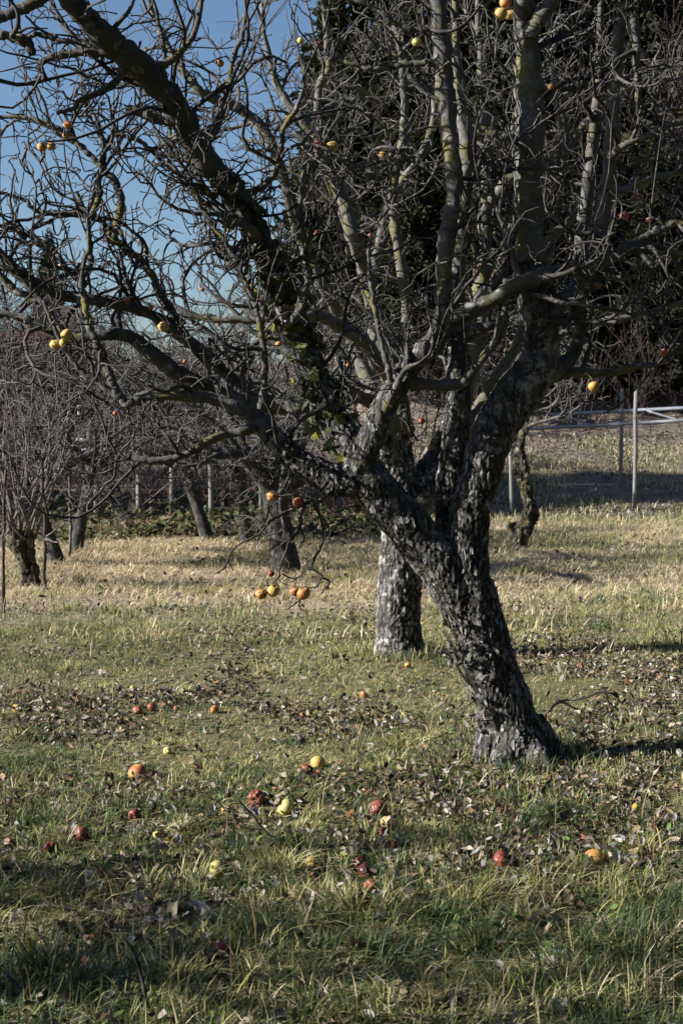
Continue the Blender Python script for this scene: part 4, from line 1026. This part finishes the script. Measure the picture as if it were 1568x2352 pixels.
for (x, y, s, k, lab) in [(.55, 37, 1.12, 0, 'dark green conifer against the sky behind the middle of the crown'),
                          (2.6, 36, 1.15, 1, 'dark conifer right of the sky gap, behind the upright limbs'),
                          (4.9, 38, 1.1, 1, 'dark conifer behind the slim upright limb'),
                          (7.3, 36.5, 1.1, 0, 'dark conifer at the right edge behind the twigs'),
                          (9.6, 38, 1.2, 1, 'dark conifer outside the right edge'),
                          (1.6, 33.2, .5, 1, 'low dark evergreen at the top of the slope, leftmost of the low row'), (3.4, 32.6, .52, 1, 'low dark evergreen behind the two grey posts'),
                          (5.2, 33.0, .55, 1, 'low dark evergreen right of the two grey posts'), (7.0, 32.6, .5, 1, 'low dark evergreen at the right edge of the slope'), (8.9, 33.0, .55, 1, 'low dark evergreen outside the right edge of the slope'),
                          (-9.7, 22.6, 1.0, 1, 'tall conifer outside the left edge whose shade crosses the slope foot'),
                          (-7.5, -9, 1.0, 1, 'unseen conifer added behind the viewer to cut sky light, first from the left'), (-4.2, -8.2, 1.05, 0, 'unseen conifer added behind the viewer to cut sky light, second from the left'),  # row behind the camera is added to block sky fill on camera-facing sides
                          (-1.0, -8.8, 1.1, 1, 'unseen conifer added behind the viewer to cut sky light, third from the left'), (2.3, -8.0, 1.0, 0, 'unseen conifer added behind the viewer to cut sky light, fourth from the left'),
                          (5.5, -8.5, 1.1, 1, 'unseen conifer added behind the viewer to cut sky light, fifth from the left'), (8.6, -6.5, 1.1, 0, 'unseen conifer added behind the viewer to cut sky light, sixth from the left'),
                          (10.5, -2.5, 1.1, 1, 'unseen conifer added outside the right edge to cut sky light, nearest the viewer'), (11.2, 2.0, 1.05, 0, 'unseen conifer added outside the right edge to cut sky light, second nearest the viewer'), (11.5, 7.0, 1.1, 1, 'unseen conifer added outside the right edge to cut sky light, beside the leaning tree'),  # these three are also added out of view, to hold back sky fill
                          (-13.0, 64, .5, 0, 'distant dark conifer on the left skyline')]:
    o = thing('conifer', (x, y, float(height(x, y))), lab, 'tree', 'conifers behind the orchard')
    o.scale = (s, s, s); o.rotation_euler = (0, 0, x*1.7)
    for nme, me in (('trunk', CT), ('foliage', CON[k])):
        c = bpy.data.objects.new(nme, me); COL.objects.link(c); c.parent = o

def thicket(name, n, xr, yr, L, mat, label=None, tilt=.25, r=.012, seed=5, d1=3.0, d2=3.0):
    global rng
    kr = rng; rng = np.random.default_rng(seed)
    x = rng.uniform(*xr, n); y = rng.uniform(*yr, n)
    p0 = np.stack([x, y, height(x, y)-.05], -1)
    d = np.stack([rng.normal(size=n)*tilt, rng.normal(size=n)*tilt, np.ones(n)], -1)
    l = rng.uniform(*L, n)
    st_ = grow(p0, d, l, 9, .08, .0)
    rr = (r*rng.uniform(.6, 1.3, n))[:, None]*np.linspace(1, .35, 10)[None]
    ps = [batch_tubes(st_, rr, 4)]
    pos, dd, pr, _ = sprout(st_, rr, l, d1, t0=.15, up=.4)
    t1 = grow(pos, dd, rng.uniform(.3, 1.1, len(pos)), 6, .16, .05)
    r1 = np.tile(np.linspace(.55, .3, 7)[None], (len(pos), 1))*r
    ps.append(batch_tubes(t1, r1, 3))
    pos, dd, pr, _ = sprout(t1, r1, np.full(len(t1), .7), d2, t0=.2, up=.3)
    t2 = grow(pos, dd, rng.uniform(.15, .5, len(pos)), 3, .2, .05)
    ps.append(batch_tubes(t2, np.tile(np.linspace(.35, .25, 4)[None], (len(pos), 1))*r, 3))
    V, Q, Tt = join(ps)
    rng = kr
    o = link(name, mesh_from(name, V, [Q, Tt]), mat, kind='stuff')
    o['label'] = label; o['category'] = 'shrubs'
    return o
thicket('thicket', 110, (1.2, 11), (30.5, 32.5), (1.4, 3.2), M_PLUM, 'dark leafless hedge along the top of the slope', seed=5, r=.014)
thicket('thicket', 170, (0.8, 13), (33.6, 36), (5, 9.5), M_PLUM, 'tall plum-brown bare shrubs on the wooded slope behind the tree', seed=6, r=.017)
thicket('thicket', 140, (-9.5, 1.2), (24, 29), (1.2, 3.4), M_TWIG2, 'grey tangle of bare brush on the left bank', seed=7, tilt=.45)
thicket('thicket', 90, (-10, -3), (31, 36), (2.0, 4.6), M_TWIG2, 'thin grey bare shrubs against the sky at the left', seed=8, tilt=.2)
thicket('thicket', 110, (-7.2, -4.4), (27, 29), (1.6, 3.2), M_RED, 'reddish bare shrub behind the pollard at the left', seed=9, tilt=.2)
thicket('thicket', 130, (-5.6, 1.0), (21.2, 23.5), (.3, 1.1), M_RED, 'low brown dead stems in front of the bank', seed=10, tilt=.6, r=.008)

M_WALL, t, b = new_mat('dark_plaster'); t.links.new(ramp(t, noise_n(t, coords(t), 2, 5, .6), [(.3, (.10, .085, .075)), (.7, (.17, .15, .13))]), b.inputs['Base Color'])
M_TILE, t, b = new_mat('clay_tile'); t.links.new(ramp(t, noise_n(t, coords(t), 3, 6, .7), [(.3, (.13, .055, .045)), (.7, (.24, .10, .075))]), b.inputs['Base Color'])
M_GLASS, t, b = new_mat('window_glass'); b.inputs['Base Color'].default_value = (.02, .025, .03, 1); b.inputs['Roughness'].default_value = .08
def box(a, c):
    x0, y0, z0 = a; x1, y1, z1 = c
    V = np.array([(x, y, z) for z in (z0, z1) for y in (y0, y1) for x in (x0, x1)], float)
    Q = np.array([(0, 2, 3, 1), (4, 5, 7, 6), (0, 1, 5, 4), (2, 6, 7, 3), (0, 4, 6, 2), (1, 3, 7, 5)])
    return V, Q, np.zeros((0, 3), int)
def house(x, y, w, d, h, rh, label):
    z = float(height(x, y)) - .6
    o = thing('house', (x, y, z), label, 'house', 'houses beyond the orchard')
    V, Q, Tt = box((-w/2, -d/2, 0), (w/2, d/2, h)); link('wall', mesh_from('wall', V, [Q], smooth=False), M_WALL, o, loc=(0, 0, 0))
    ps = []
    rows = 14
    for s in (-1, 1):
        for k in range(rows):
            t0, t1 = k/rows, (k+1)/rows + .02
            y0, y1 = s*(d/2+.35)*(1-t0), s*(d/2+.35)*(1-t1)
            z0, z1 = h-.1+rh*t0+.05, h-.1+rh*t1+.01
            V = np.array([(-w/2-.4, y0, z0), (w/2+.4, y0, z0), (w/2+.4, y1, z1), (-w/2-.4, y1, z1), (-w/2-.4, y0, z0-.06), (w/2+.4, y0, z0-.06), (w/2+.4, y1, z1-.06), (-w/2-.4, y1, z1-.06)], float)
            ps.append((V, np.array([(0, 1, 2, 3), (4, 7, 6, 5), (0, 4, 5, 1), (2, 6, 7, 3), (0, 3, 7, 4), (1, 5, 6, 2)]), np.zeros((0, 3), int)))
    g = np.array([(-w/2, -d/2, h), (-w/2, d/2, h), (-w/2, 0, h+rh-.12), (w/2, -d/2, h), (w/2, d/2, h), (w/2, 0, h+rh-.12)], float)
    V, Q, Tt = join(ps); r_ = link('roof', mesh_from('roof', V, [Q], smooth=False), M_TILE, o, loc=(0, 0, 0))
    for gg in (g[:3], g[3:]): link('gable', mesh_from('gable', gg, [np.array([(0, 2, 1)])], smooth=False), M_WALL, o, loc=(0, 0, 0))
    V, Q, Tt = box((w*.2, -.3, h+rh*.5), (w*.2+.5, .25, h+rh+.7)); link('chimney', mesh_from('chimney', V, [Q], smooth=False), M_WALL, r_, loc=(0, 0, 0))
    for k in range(3):
        cx = -w/2 + w*(k+.5)/3
        V, Q, Tt = box((cx-.5, -d/2-.06, h*.35), (cx+.5, -d/2+.05, h*.35+1.2)); wi = link('window', mesh_from('window', V, [Q], smooth=False), M_POST, o, loc=(0, 0, 0))
        V, Q, Tt = box((cx-.42, -d/2-.075, h*.35+.08), (cx+.42, -d/2-.062, h*.35+1.12)); link('pane', mesh_from('pane', V, [Q], smooth=False), M_GLASS, wi, loc=(0, 0, 0))
    return o
house(11.0, 45.5, 7.5, 6, 2.6, 2.0, 'dark house with a clay tiled roof glimpsed through twigs at the upper right')
house(-9.4, 44, 3.6, 4, 1.3, .9, 'low house with a reddish tiled roof beyond the left bank')

# ------------------------------------------------------------------ brambles, leaf litter, grass
def leaf_cloud(name, pos, nrm, size, cols, mat, jitter=.5, curl=.35, kind='stuff', label=None, category=None):
    n = len(pos)
    nn = unit(nrm + rng.normal(size=(n, 3))*jitter); a = unit(np.cross(nn, rng.normal(size=(n, 3)))); b_ = np.cross(nn, a)
    s = size[:, None]
    w = rng.uniform(.38, .6, size=(n, 1)); cu = rng.uniform(-.2, 1, size=(n, 1))*curl
    ring = [(-1, 0), (-.45, 1), (.35, .85), (1.1, 0), (.35, -.85), (-.45, -1)]
    vs = []
    for (u, v_) in ring:
        ju = 1 + rng.normal(size=(n, 1))*.12
        vs.append(pos + a*s*u*ju + b_*s*w*v_*ju + nn*s*(cu*(abs(v_)*.55 + .5*max(u, 0)**2) + rng.normal(size=(n, 1))*.06))
    vs.append(pos - nn*s*.05)
    V = np.stack(vs, 1).reshape(-1, 3); base_ = np.arange(n)[:, None]*7; k = np.arange(6)[None]
    T3 = np.stack([base_+k, base_+(k+1) % 6, np.broadcast_to(base_+6, (n, 6))], -1).reshape(-1, 3)
    o = link(name, mesh_from(name, V, [T3], smooth=False, attrs={'tint': np.repeat(cols, 7, 0)}), mat, kind=kind)
    if label: o['label'] = label; o['category'] = category
    return o
def pick(cols, n, jit=.2):
    c = np.array(cols)[rng.integers(len(cols), size=n)]
    return c*(1+rng.normal(size=(n, 1))*jit).clip(.5, 1.6)
LEAFC = [(.16, .125, .09), (.30, .255, .20), (.09, .065, .045), (.19, .11, .06), (.38, .345, .30), (.05, .038, .03), (.24, .23, .215), (.25, .19, .11), (.07, .055, .045), (.045, .035, .03)]
# bramble bank
n = 6500
x = rng.uniform(-7, 1.2, n); y = rng.uniform(0, 1, n)**1.4*4.5 + 19.2 - .38*np.maximum(-x-2.2, 0) + .3*np.sin(x*2)
hgt = rng.random(n)*(.02+.42*fbm(x*.9, y*.9, seed=40))*np.clip((y-18.6)/2.5+.3, .2, 1.2)
g = rng.random(n)[:, None]
leaf_cloud('brambles', np.stack([x, y, height(x, y)+hgt], -1), np.tile([[-.3, -.4, 1.]], (n, 1)), rng.uniform(.03, .075, n),
           np.where(rng.random(n)[:, None] < .40, pick([(.10, .065, .035), (.14, .12, .06), (.07, .05, .035)], n), np.array([[.018, .028, .008]])*(1-g)+np.array([[.065, .08, .02]])*g), M_GREEN, label='low green bramble patch along the far left field edge', category='brambles')
# litter
def frustum(n, y0, y1, power=1.0, marg=.9):
    y = y0 + (y1-y0)*rng.random(n)**power
    return (rng.random(n)*2-1)*(.24*y+marg), y
xs, ysl = [], []
xa, ya = frustum(44000, 5.0, 12.5); keepm = rng.random(len(xa)) < np.clip(1.25*np.exp(-((ya-8.6)/1.7)**2)+.25, 0, 1)*(.12+1.2*sstep(.42, .62, fbm(xa*1.3, ya*1.3, seed=61)))
xa, ya = xa[keepm], ya[keepm]
xb, yb = frustum(9000, 3.6, 6.5); kb = rng.random(len(xb)) < .1+sstep(.45, .62, fbm(xb*1.6, yb*1.6, seed=62)); xb, yb = xb[kb], yb[kb]
xc, yc = rng.uniform(1.5, 8.5, 10000), rng.uniform(22.5, 31, 10000)
kc = rng.random(len(xc)) < sstep(.40, .60, fbm(xc*.9, yc*.6, seed=64, oct=3))*.75 + .15 + .9*sstep(28.5, 30, yc); xc, yc = xc[kc], yc[kc]
xd, yd = frustum(1500, 12, 20)
x = np.concatenate([xa, xb, xc, xd]); y = np.concatenate([ya, yb, yc, yd]); n = len(x)
sz = np.concatenate([rng.uniform(.008, .0245, len(xa)), rng.uniform(.009, .0255, len(xb)), rng.uniform(.018, .04, len(xc)), rng.uniform(.02, .04, len(xd))])
leaf_cloud('leaf_litter', np.stack([x, y, height(x, y)+rng.uniform(.003, .047, n)], -1), np.tile([[-.2, -.25, 1.]], (n, 1)), sz, pick(LEAFC, n), M_LEAF, jitter=.8, curl=1.1, label='dry brown leaves scattered through the grass', category='leaf litter')

# big single leaves in the near grass
def big_leaf(seed, col, lobes=0):
    r_ = np.random.default_rng(seed)
    k = 12; V = []
    for q in range(k):
        a = 2*math.pi*q/k
        rr = 1 + .14*r_.normal() + (.22*math.cos(a*lobes) if lobes else 0)
        u, v_ = math.cos(a)*rr, math.sin(a)*rr*.62
        V.append((u, v_, .75*v_*v_ + .35*u*u*u + .16*r_.normal()))
    for q in range(k):
        a = 2*math.pi*q/k; u, v_ = .5*math.cos(a), .31*math.sin(a)
        V.append((u, v_, .08*v_*v_ + .05*r_.normal()))
    V.append((0, 0, -.04))
    F4 = [(q, (q+1) % k, k+(q+1) % k, k+q) for q in range(k)]; F3 = [(k+q, k+(q+1) % k, 2*k) for q in range(k)]
    c = np.tile([col], (len(V), 1))*(1+.12*r_.normal(size=(len(V), 1)))
    me = mesh_from('fallen_leaf', np.array(V), [np.array(F4), np.array(F3)], smooth=True, attrs={'tint': c}); me.materials.append(M_LEAF)
    return me
LK = [('grey-brown curled dead leaf lying in the near grass', (.25, .215, .18), 0), ('pale tan dead leaf lying in the near grass', (.38, .30, .21), 0), ('dark brown dead leaf lying in the near grass', (.10, .065, .045), 0),
      ('rusty orange dead leaf lying in the near grass', (.30, .12, .045), 5), ('yellow fallen leaf lying in the near grass', (.36, .28, .04), 0), ('silvery grey crumpled leaf lying in the near grass', (.34, .33, .32), 5)]
LM = [[big_leaf(100+q*7+s, c, lo) for s in range(2)] for q, (_, c, lo) in enumerate(LK)]
def put_leaf(x, y, s, q, label=None, group=None, tilt=.5, lift=.02):
    o = bpy.data.objects.new('fallen_leaf', LM[q][rng.integers(2)]); COL.objects.link(o)
    o.location = (x, y, float(height(x, y)) + lift); o.scale = (s, s, s)
    o.rotation_euler = (rng.normal()*tilt, rng.normal()*tilt, rng.uniform(0, 6.28))
    o['label'] = label or LK[q][0]; o['category'] = 'leaf'; o['group'] = group or ('fallen leaves, ' + LK[q][0].split(' dead')[0].split(' leaf')[0])
for (px, py, r, q, lab) in [(395, 2118, 36, 1, 'big pale curled leaf, left half of a crumpled pair in the near grass'), (455, 2112, 34, 5, 'big whitish curled leaf, right half of a crumpled pair in the near grass'),
                            (1225, 2140, 38, 5, 'big folded grey leaf in the shade at the lower right'), (1265, 2128, 30, 1, 'big tan leaf overlapping the folded grey one'),
                            (500, 1942, 22, 1, 'tan torn leaf standing up in the grass, left of centre'), (512, 2020, 26, 5, 'bluish grey crumpled leaf above the crumpled pale pair'),
                            (470, 2050, 20, 2, 'dark brown leaf beside the bluish grey one'), (385, 1950, 20, 4, 'bright yellow leaf in the grass at the left'),
                            (1290, 2335, 28, 5, 'pale leaf at the bottom edge, right of centre'), (255, 2315, 24, 5, 'small white-grey leaf in the dark grass at the bottom left'),
                            (455, 2280, 22, 1, 'tan leaf at the bottom, below the purple apple'), (815, 1965, 20, 5, 'silver leaf left of the wine-red apple'),
                            (585, 1885, 20, 5, 'silver-white leaf below the russet apple'), (1000, 1830, 18, 1, 'straw-coloured leaf right of the large red-brown apple'),
                            (1395, 1990, 22, 1, 'tan leaf under the golden tan apple'), (865, 2155, 22, 3, 'rusty leaf in the shade, centre of the near grass'),
                            (205, 2180, 20, 3, 'orange leaf standing in the shade at the lower left'), (1150, 2200, 22, 0, 'brown leaf below the folded grey one')]:
    g = G(px, py); put_leaf(float(g[0]), float(g[1]), r*g[1]/F_PX*.85, q, lab, 'big single leaves in the near grass', .35, .035)
xa, ya = frustum(250, 3.75, 7.0, .9, .2)
for k in range(250):
    put_leaf(float(xa[k]), float(ya[k]), rng.uniform(.013, .027), [0, 0, 0, 1, 1, 2, 2, 2, 3, 5, 0, 4][rng.integers(12)], tilt=.5, lift=rng.uniform(.005, .04))

# fallen branch and sticks
fb = G(1290, 1640)
FB = thing('fallen_branch', tuple(fb), 'dark fallen branch arching over the leaves right of the trunk', 'branch')
Yb = float(fb[1])
ps = [tube(*traced([(1240, 1648, 3.6, Yb-.25), (1262, 1628, 3.3), (1290, 1608, 3, Yb), (1340, 1603, 2.6), (1380, 1590, 2.4), (1408, 1596, 2.2), (1425, 1612, 1.8, Yb+.1)], Yb, wob=.5), 8),
      tube(*traced([(1275, 1605, 3, Yb), (1310, 1622, 2.6), (1345, 1640, 3)], Yb, wob=.2), 7), tube(*traced([(1385, 1583, 4, Yb), (1395, 1605, 3), (1400, 1632, 2.4)], Yb, wob=.2), 6), tube(*traced([(1405, 1588, 4, Yb), (1418, 1600, 3), (1412, 1630, 2.4)], Yb, wob=.2), 6)]
V, Q, Tt = join(ps); link('stick', mesh_from('stick', V, [Q, Tt]), M_TWIG, FB)
for (rows, lab) in [([(548, 1838, 3), (575, 1868, 3), (605, 1905, 3.4), (640, 1930, 3)], 'straight dark stick leaning in the grass, centre left'),
                    ([(985, 1728, 2), (1000, 1800, 2), (1030, 1850, 2), (1065, 1880, 2.2)], 'thin curved dry stem in the grass left of the trunk\'s foot'),
                    ([(300, 2170, 5), (318, 2225, 5), (335, 2290, 5), (345, 2350, 5)], 'dark dead weed stalk upright at the bottom left')]:
    g = G(rows[-1][0], rows[-1][1]); p, r = traced(rows, float(g[1]), wob=.2)
    if 'weed' in lab:
        ex = [tube(grow(p[i][None], np.array([[rng.normal(), -.2, .5]]), np.array([.06]), 4, .2, .1)[0], np.linspace(.004, .002, 5), 5) for i in (2, 4, 6, 9, 12)]
    else: ex = []
    V, Q, Tt = join([tube(p, r, 7)]+ex)
    o = link('stick', mesh_from('stick', V, [Q, Tt]), M_TWIG); o['label'] = lab; o['category'] = 'stick'; o['group'] = 'loose sticks in the grass'

# ---- grass
def blades(x, y, h, lean, w, az, cols, seg=3, bend=1.6):
    n = len(x); z = height(x, y) - .01
    h = np.array(h, float)*np.ones(n)
    for (ax, ay, ar) in APPLES_XY:
        hit = (np.abs(x-ax-(y-ay)*ax/ay) < ar*1.15) & (y < ay+ar*.5) & (y > ay-.30)
        h = np.where(hit, np.minimum(h, ar*.6 + .2*(ay-y).clip(0)), h)
    root = np.stack([x, y, z], -1); d = np.stack([np.cos(az), np.sin(az), 0*az], -1); s = np.stack([-np.sin(az), np.cos(az), 0*az], -1)
    tw = rng.normal(size=n)*.6
    s = s*np.cos(tw)[:, None] + d*np.sin(tw)[:, None]
    vs = []
    for k in range(seg+1):
        t_ = k/seg
        c = root + np.array([0, 0, 1.])*(h*(t_ - .5*np.minimum(lean, 1.95)*t_**2*.95))[:, None] + d*(h*lean*t_**bend)[:, None]
        if k < seg:
            ww = (w*(1-.55*t_**1.5)*.5)[:, None]
            vs += [c-s*ww, c+s*ww]
        else: vs.append(c)
    m = 2*seg+1
    V = np.stack(vs, 1).reshape(-1, 3); b_ = np.arange(n)[:, None]*m
    Qs = np.concatenate([b_+np.array([[2*k, 2*k+1, 2*k+3, 2*k+2]]) for k in range(seg-1)]) if seg > 1 else np.zeros((0, 4), int)
    T3 = b_+np.array([[2*seg-2, 2*seg-1, 2*seg]])
    col = np.repeat(cols, m, 0)
    return V, Qs, T3, col
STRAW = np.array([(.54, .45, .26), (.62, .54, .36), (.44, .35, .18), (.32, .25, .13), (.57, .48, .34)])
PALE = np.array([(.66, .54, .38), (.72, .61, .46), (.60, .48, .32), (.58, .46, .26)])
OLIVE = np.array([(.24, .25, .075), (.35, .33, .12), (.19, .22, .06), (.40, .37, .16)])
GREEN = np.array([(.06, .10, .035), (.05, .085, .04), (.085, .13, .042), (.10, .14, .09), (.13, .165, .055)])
def colmix(n, ws):
    tabs = (STRAW, PALE, OLIVE, GREEN)
    ws = np.stack(ws, -1); ws = ws/ws.sum(1, keepdims=True); cum = np.cumsum(ws, 1); u = rng.random(n)[:, None]
    k = (u > cum[:, :-1]).sum(1)
    out = np.zeros((n, 3))
    for q, tb in enumerate(tabs):
        m = k == q; out[m] = tb[rng.integers(len(tb), size=m.sum())]
    return out*(1+rng.normal(size=(n, 1))*.16).clip(.55, 1.5), k
def field(n, y0, y1, power, seg, hs, ws, marg=.9):
    x, y = frustum(n, y0, y1, power, marg)
    big = fbm(x*.55+3, y*.55, seed=70, oct=3); mid = fbm(x*2.2, y*2.2, seed=75, oct=3); fine = fbm(x*6, y*6, seed=79, oct=2)
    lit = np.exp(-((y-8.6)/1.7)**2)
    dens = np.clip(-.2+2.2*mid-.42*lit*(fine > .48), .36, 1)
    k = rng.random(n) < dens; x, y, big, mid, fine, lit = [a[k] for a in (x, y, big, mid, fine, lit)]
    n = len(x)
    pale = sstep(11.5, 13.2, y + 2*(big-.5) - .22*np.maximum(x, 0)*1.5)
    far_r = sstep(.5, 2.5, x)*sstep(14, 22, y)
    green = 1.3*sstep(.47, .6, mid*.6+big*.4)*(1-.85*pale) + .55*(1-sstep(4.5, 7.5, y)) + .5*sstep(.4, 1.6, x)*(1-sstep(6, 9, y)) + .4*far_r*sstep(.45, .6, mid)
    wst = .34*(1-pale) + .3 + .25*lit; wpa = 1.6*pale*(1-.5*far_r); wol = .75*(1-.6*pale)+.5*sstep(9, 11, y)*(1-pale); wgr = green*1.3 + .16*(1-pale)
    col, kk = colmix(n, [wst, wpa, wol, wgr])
    h = rng.uniform(*hs, n)*(.55+.95*mid)*(1+.55*pale+.5*(1-sstep(4.3, 5.6, y)))*(1-.35*lit)
    lean = (np.abs(rng.normal(1.0, .8, n)) + np.where(kk < 2, .6, 0))*(1-.2*pale)
    az = rng.uniform(0, 2*math.pi, n)*.8 + 6*fbm(x*1.2, y*1.2, seed=88, oct=2) 
    w = rng.uniform(*ws, n)*(1+.02*y)
    return blades(x, y, h, lean, w, az, col, seg)
def tufts(cx, cy, nb, hh, cols, wr=(.003, .006), spread=.05, leanr=(.2, .9)):
    xs, ys_, hs, ls, ws, azs = [], [], [], [], [], []
    a = rng.uniform(0, 2*math.pi, nb); rr = np.abs(rng.normal(size=nb))*spread
    x = cx + rr*np.cos(a)*1.5; y = cy + rr*np.sin(a); fl = rng.uniform(0, 6.28)
    return blades(x, y, rng.uniform(.5, 1.15, nb)*hh, rng.uniform(*leanr, nb)*(.5+rr/spread*.5), rng.uniform(*wr, nb), a*.55+fl+rng.normal(size=nb)*.9, cols, 4)
def glink(name, bl, label):
    V, Qs, Ts, C, off = [], [], [], [], 0
    for v, q, t3, c in bl:
        V.append(v); Qs.append(q+off); Ts.append(t3+off); C.append(c); off += len(v)
    o = link(name, mesh_from(name, np.concatenate(V), [np.concatenate(Qs), np.concatenate(Ts)], smooth=True, attrs={'tint': np.concatenate(C)}), M_GRASS, kind='stuff')
    o['label'] = label; o['category'] = 'grass'
    return o
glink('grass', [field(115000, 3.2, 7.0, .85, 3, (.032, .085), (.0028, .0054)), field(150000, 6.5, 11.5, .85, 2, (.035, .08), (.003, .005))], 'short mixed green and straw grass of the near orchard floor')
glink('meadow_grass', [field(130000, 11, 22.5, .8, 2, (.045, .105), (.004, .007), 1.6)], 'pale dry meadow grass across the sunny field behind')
# grass patches on the slope
x = rng.uniform(1.2, 9, 26000); y = rng.uniform(22.0, 30.5, 26000)
pch = fbm(x*.9, y*.7, seed=93, oct=3); k = rng.random(len(x)) < sstep(.46, .56, pch)*.8 + .5*(y < 22.8); x, y = x[k], y[k]
c_, _ = colmix(len(x), [np.full(len(x), .6), np.full(len(x), .3), np.full(len(x), .6), np.full(len(x), .8)])
glink('slope_grass', [blades(x, y, rng.uniform(.06, .20, len(x)), np.abs(rng.normal(.6, .4, len(x))), np.full(len(x), .012), rng.uniform(0, 6.28, len(x)), c_, 2)], 'patchy green grass on the slope below the rails')
TB = []
for (px, py, nb, hh, kind) in [(1240, 1780, 260, .17, 'g'), (1180, 1800, 160, .14, 'g'), (1150, 1850, 220, .16, 'g'), (1250, 1890, 320, .2, 'g'), (1180, 1910, 200, .18, 'g'), (875, 1645, 160, .13, 'o'), (1020, 1650, 120, .12, 'g'),
                               (130, 2060, 260, .2, 'o'), (90, 2250, 300, .24, 'g'), (190, 2290, 260, .22, 'g'), (620, 2000, 260, .22, 'o'), (680, 1960, 220, .2, 'g'), (520, 2190, 240, .18, 'o'), (560, 2160, 160, .2, 'g'),
                               (860, 2190, 200, .18, 'g'), (720, 2080, 380, .22, 's'), (800, 2100, 260, .2, 'o'), (1000, 2130, 260, .2, 'g'), (1120, 2060, 240, .2, 'o'), (1330, 2020, 220, .2, 'o'), (1480, 1960, 200, .2, 's'), (1420, 2080, 240, .2, 'o'),
                               (1300, 2330, 260, .2, 'o'), (1180, 2300, 240, .22, 'g'), (980, 2320, 220, .22, 's'), (1480, 2300, 240, .22, 's'), (330, 1870, 160, .14, 'g'), (540, 1780, 150, .13, 'g'), (20, 1790, 160, .16, 'g'), (60, 1760, 120, .14, 'g'),
                               (900, 1940, 160, .14, 'g'), (420, 2350, 240, .2, 'o'), (700, 2340, 260, .2, 'g'), (860, 2360, 200, .2, 'o'), (1100, 2180, 220, .2, 'g'), (1360, 2200, 220, .22, 'g'), (1500, 2130, 200, .2, 'g'), (1460, 1400, 200, .22, 'o'), (740, 1850, 160, .15, 'g'),
                               (1525, 1480, 120, .16, 's'), (1290, 1560, 150, .16, 's'), (760, 1330, 200, .2, 's'), (470, 1365, 200, .22, 'o'), (520, 1355, 200, .2, 's')]:
    hh *= .68; nb = int(nb*(.5 if kind == 's' else 1.0)); g = G(px, py); tb = {'g': GREEN, 'o': OLIVE, 's': np.concatenate([STRAW, OLIVE])}[kind]
    cols = np.concatenate([tb, tb, STRAW[:2] if kind != 'g' else OLIVE[:2]]); cc = cols[rng.integers(len(cols), size=nb)]*(1+rng.normal(size=(nb, 1))*.15).clip(.6, 1.4)
    TB.append(tufts(float(g[0]), float(g[1]), nb, hh, cc, spread=.07+.10*rng.random(), leanr=(.25, 1.7)))
tx, ty = frustum(230, 3.6, 9.5, .9, .3)
for k in range(230):
    q = fbm(np.array([tx[k]*.8]), np.array([ty[k]*.8]), seed=71)[0]
    if abs(ty[k]-8.6) < 1.2 and rng.random() < .75: continue
    tb = GREEN if (rng.random() < .42) else np.concatenate([OLIVE, STRAW[:2]])
    nb = int(rng.uniform(40, 130)); cc = tb[rng.integers(len(tb), size=nb)]*(1+rng.normal(size=(nb, 1))*.15).clip(.6, 1.4)
    TB.append(tufts(float(tx[k]), float(ty[k]), nb, rng.uniform(.05, .14)*(1.15 if ty[k] < 5.5 else .85), cc, spread=rng.uniform(.03, .11), leanr=(.2, 1.5)))
for (cx_, cy_, rr_) in ((float(base[0]), float(base[1]), .25), (float(b2[0]), float(b2[1]), .23)):
    for k in range(16):
        an = 2*math.pi*k/16+rng.uniform(-.2, .2); tb = np.concatenate([GREEN, OLIVE, STRAW[:2]]); nb = int(rng.uniform(30, 80))
        TB.append(tufts(cx_+math.cos(an)*rr_*rng.uniform(.95, 1.3), cy_+math.sin(an)*rr_*rng.uniform(.95, 1.3), nb, rng.uniform(.07, .15), tb[rng.integers(len(tb), size=nb)], spread=.06, leanr=(.1, .9)))
tx, ty = frustum(150, 9.8, 21, .8, .6)
for k in range(150):
    u_ = rng.random(); tb = OLIVE if u_ < .5 else GREEN if u_ < (.75 if tx[k] > .5 else .55) else STRAW
    nb = int(rng.uniform(40, 110)); cc = tb[rng.integers(len(tb), size=nb)]*(1+rng.normal(size=(nb, 1))*.15).clip(.6, 1.4)
    TB.append(tufts(float(tx[k]), float(ty[k]), nb, rng.uniform(.09, .19), cc, wr=(.005, .009), spread=rng.uniform(.08, .3), leanr=(.2, 1.3)))
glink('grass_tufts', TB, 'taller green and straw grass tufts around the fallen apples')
# single long dry stalks
x, y = frustum(260, 3.7, 9.5, .9, .3); n = len(x)
x2, y2 = frustum(110, 9.5, 17, 1, .5)
c_ = pick([(.50, .40, .22), (.42, .30, .14), (.36, .22, .10)], n+110, .15)
glink('dry_stalks', [blades(x, y, rng.uniform(.14, .3, n), np.abs(rng.normal(.5, .4, n)), rng.uniform(.0025, .004, n), rng.uniform(0, 6.28, n), c_[:n], 5, 2.2), blades(x2, y2, rng.uniform(.12, .26, 110), np.abs(rng.normal(.35, .25, 110)), np.full(110, .005), rng.uniform(0, 6.28, 110), c_[n:], 4, 2)], 'long pale dry stalks standing over the grass')
# small green weed leaves
x, y = frustum(1500, 3.6, 7.5, 1, .3); k = fbm(x*2, y*2, seed=99) > .52; x, y = x[k], y[k]; n = len(x)
leaf_cloud('low_weeds', np.stack([x, y, height(x, y)+rng.uniform(.01, .05, n)], -1), np.tile([[-.1, -.3, 1.]], (n, 1)), rng.uniform(.010, .022, n), pick([(.05, .10, .03), (.08, .13, .03), (.12, .15, .035)], n), M_GREEN, label='small green weed leaves low in the near grass', category='weeds')
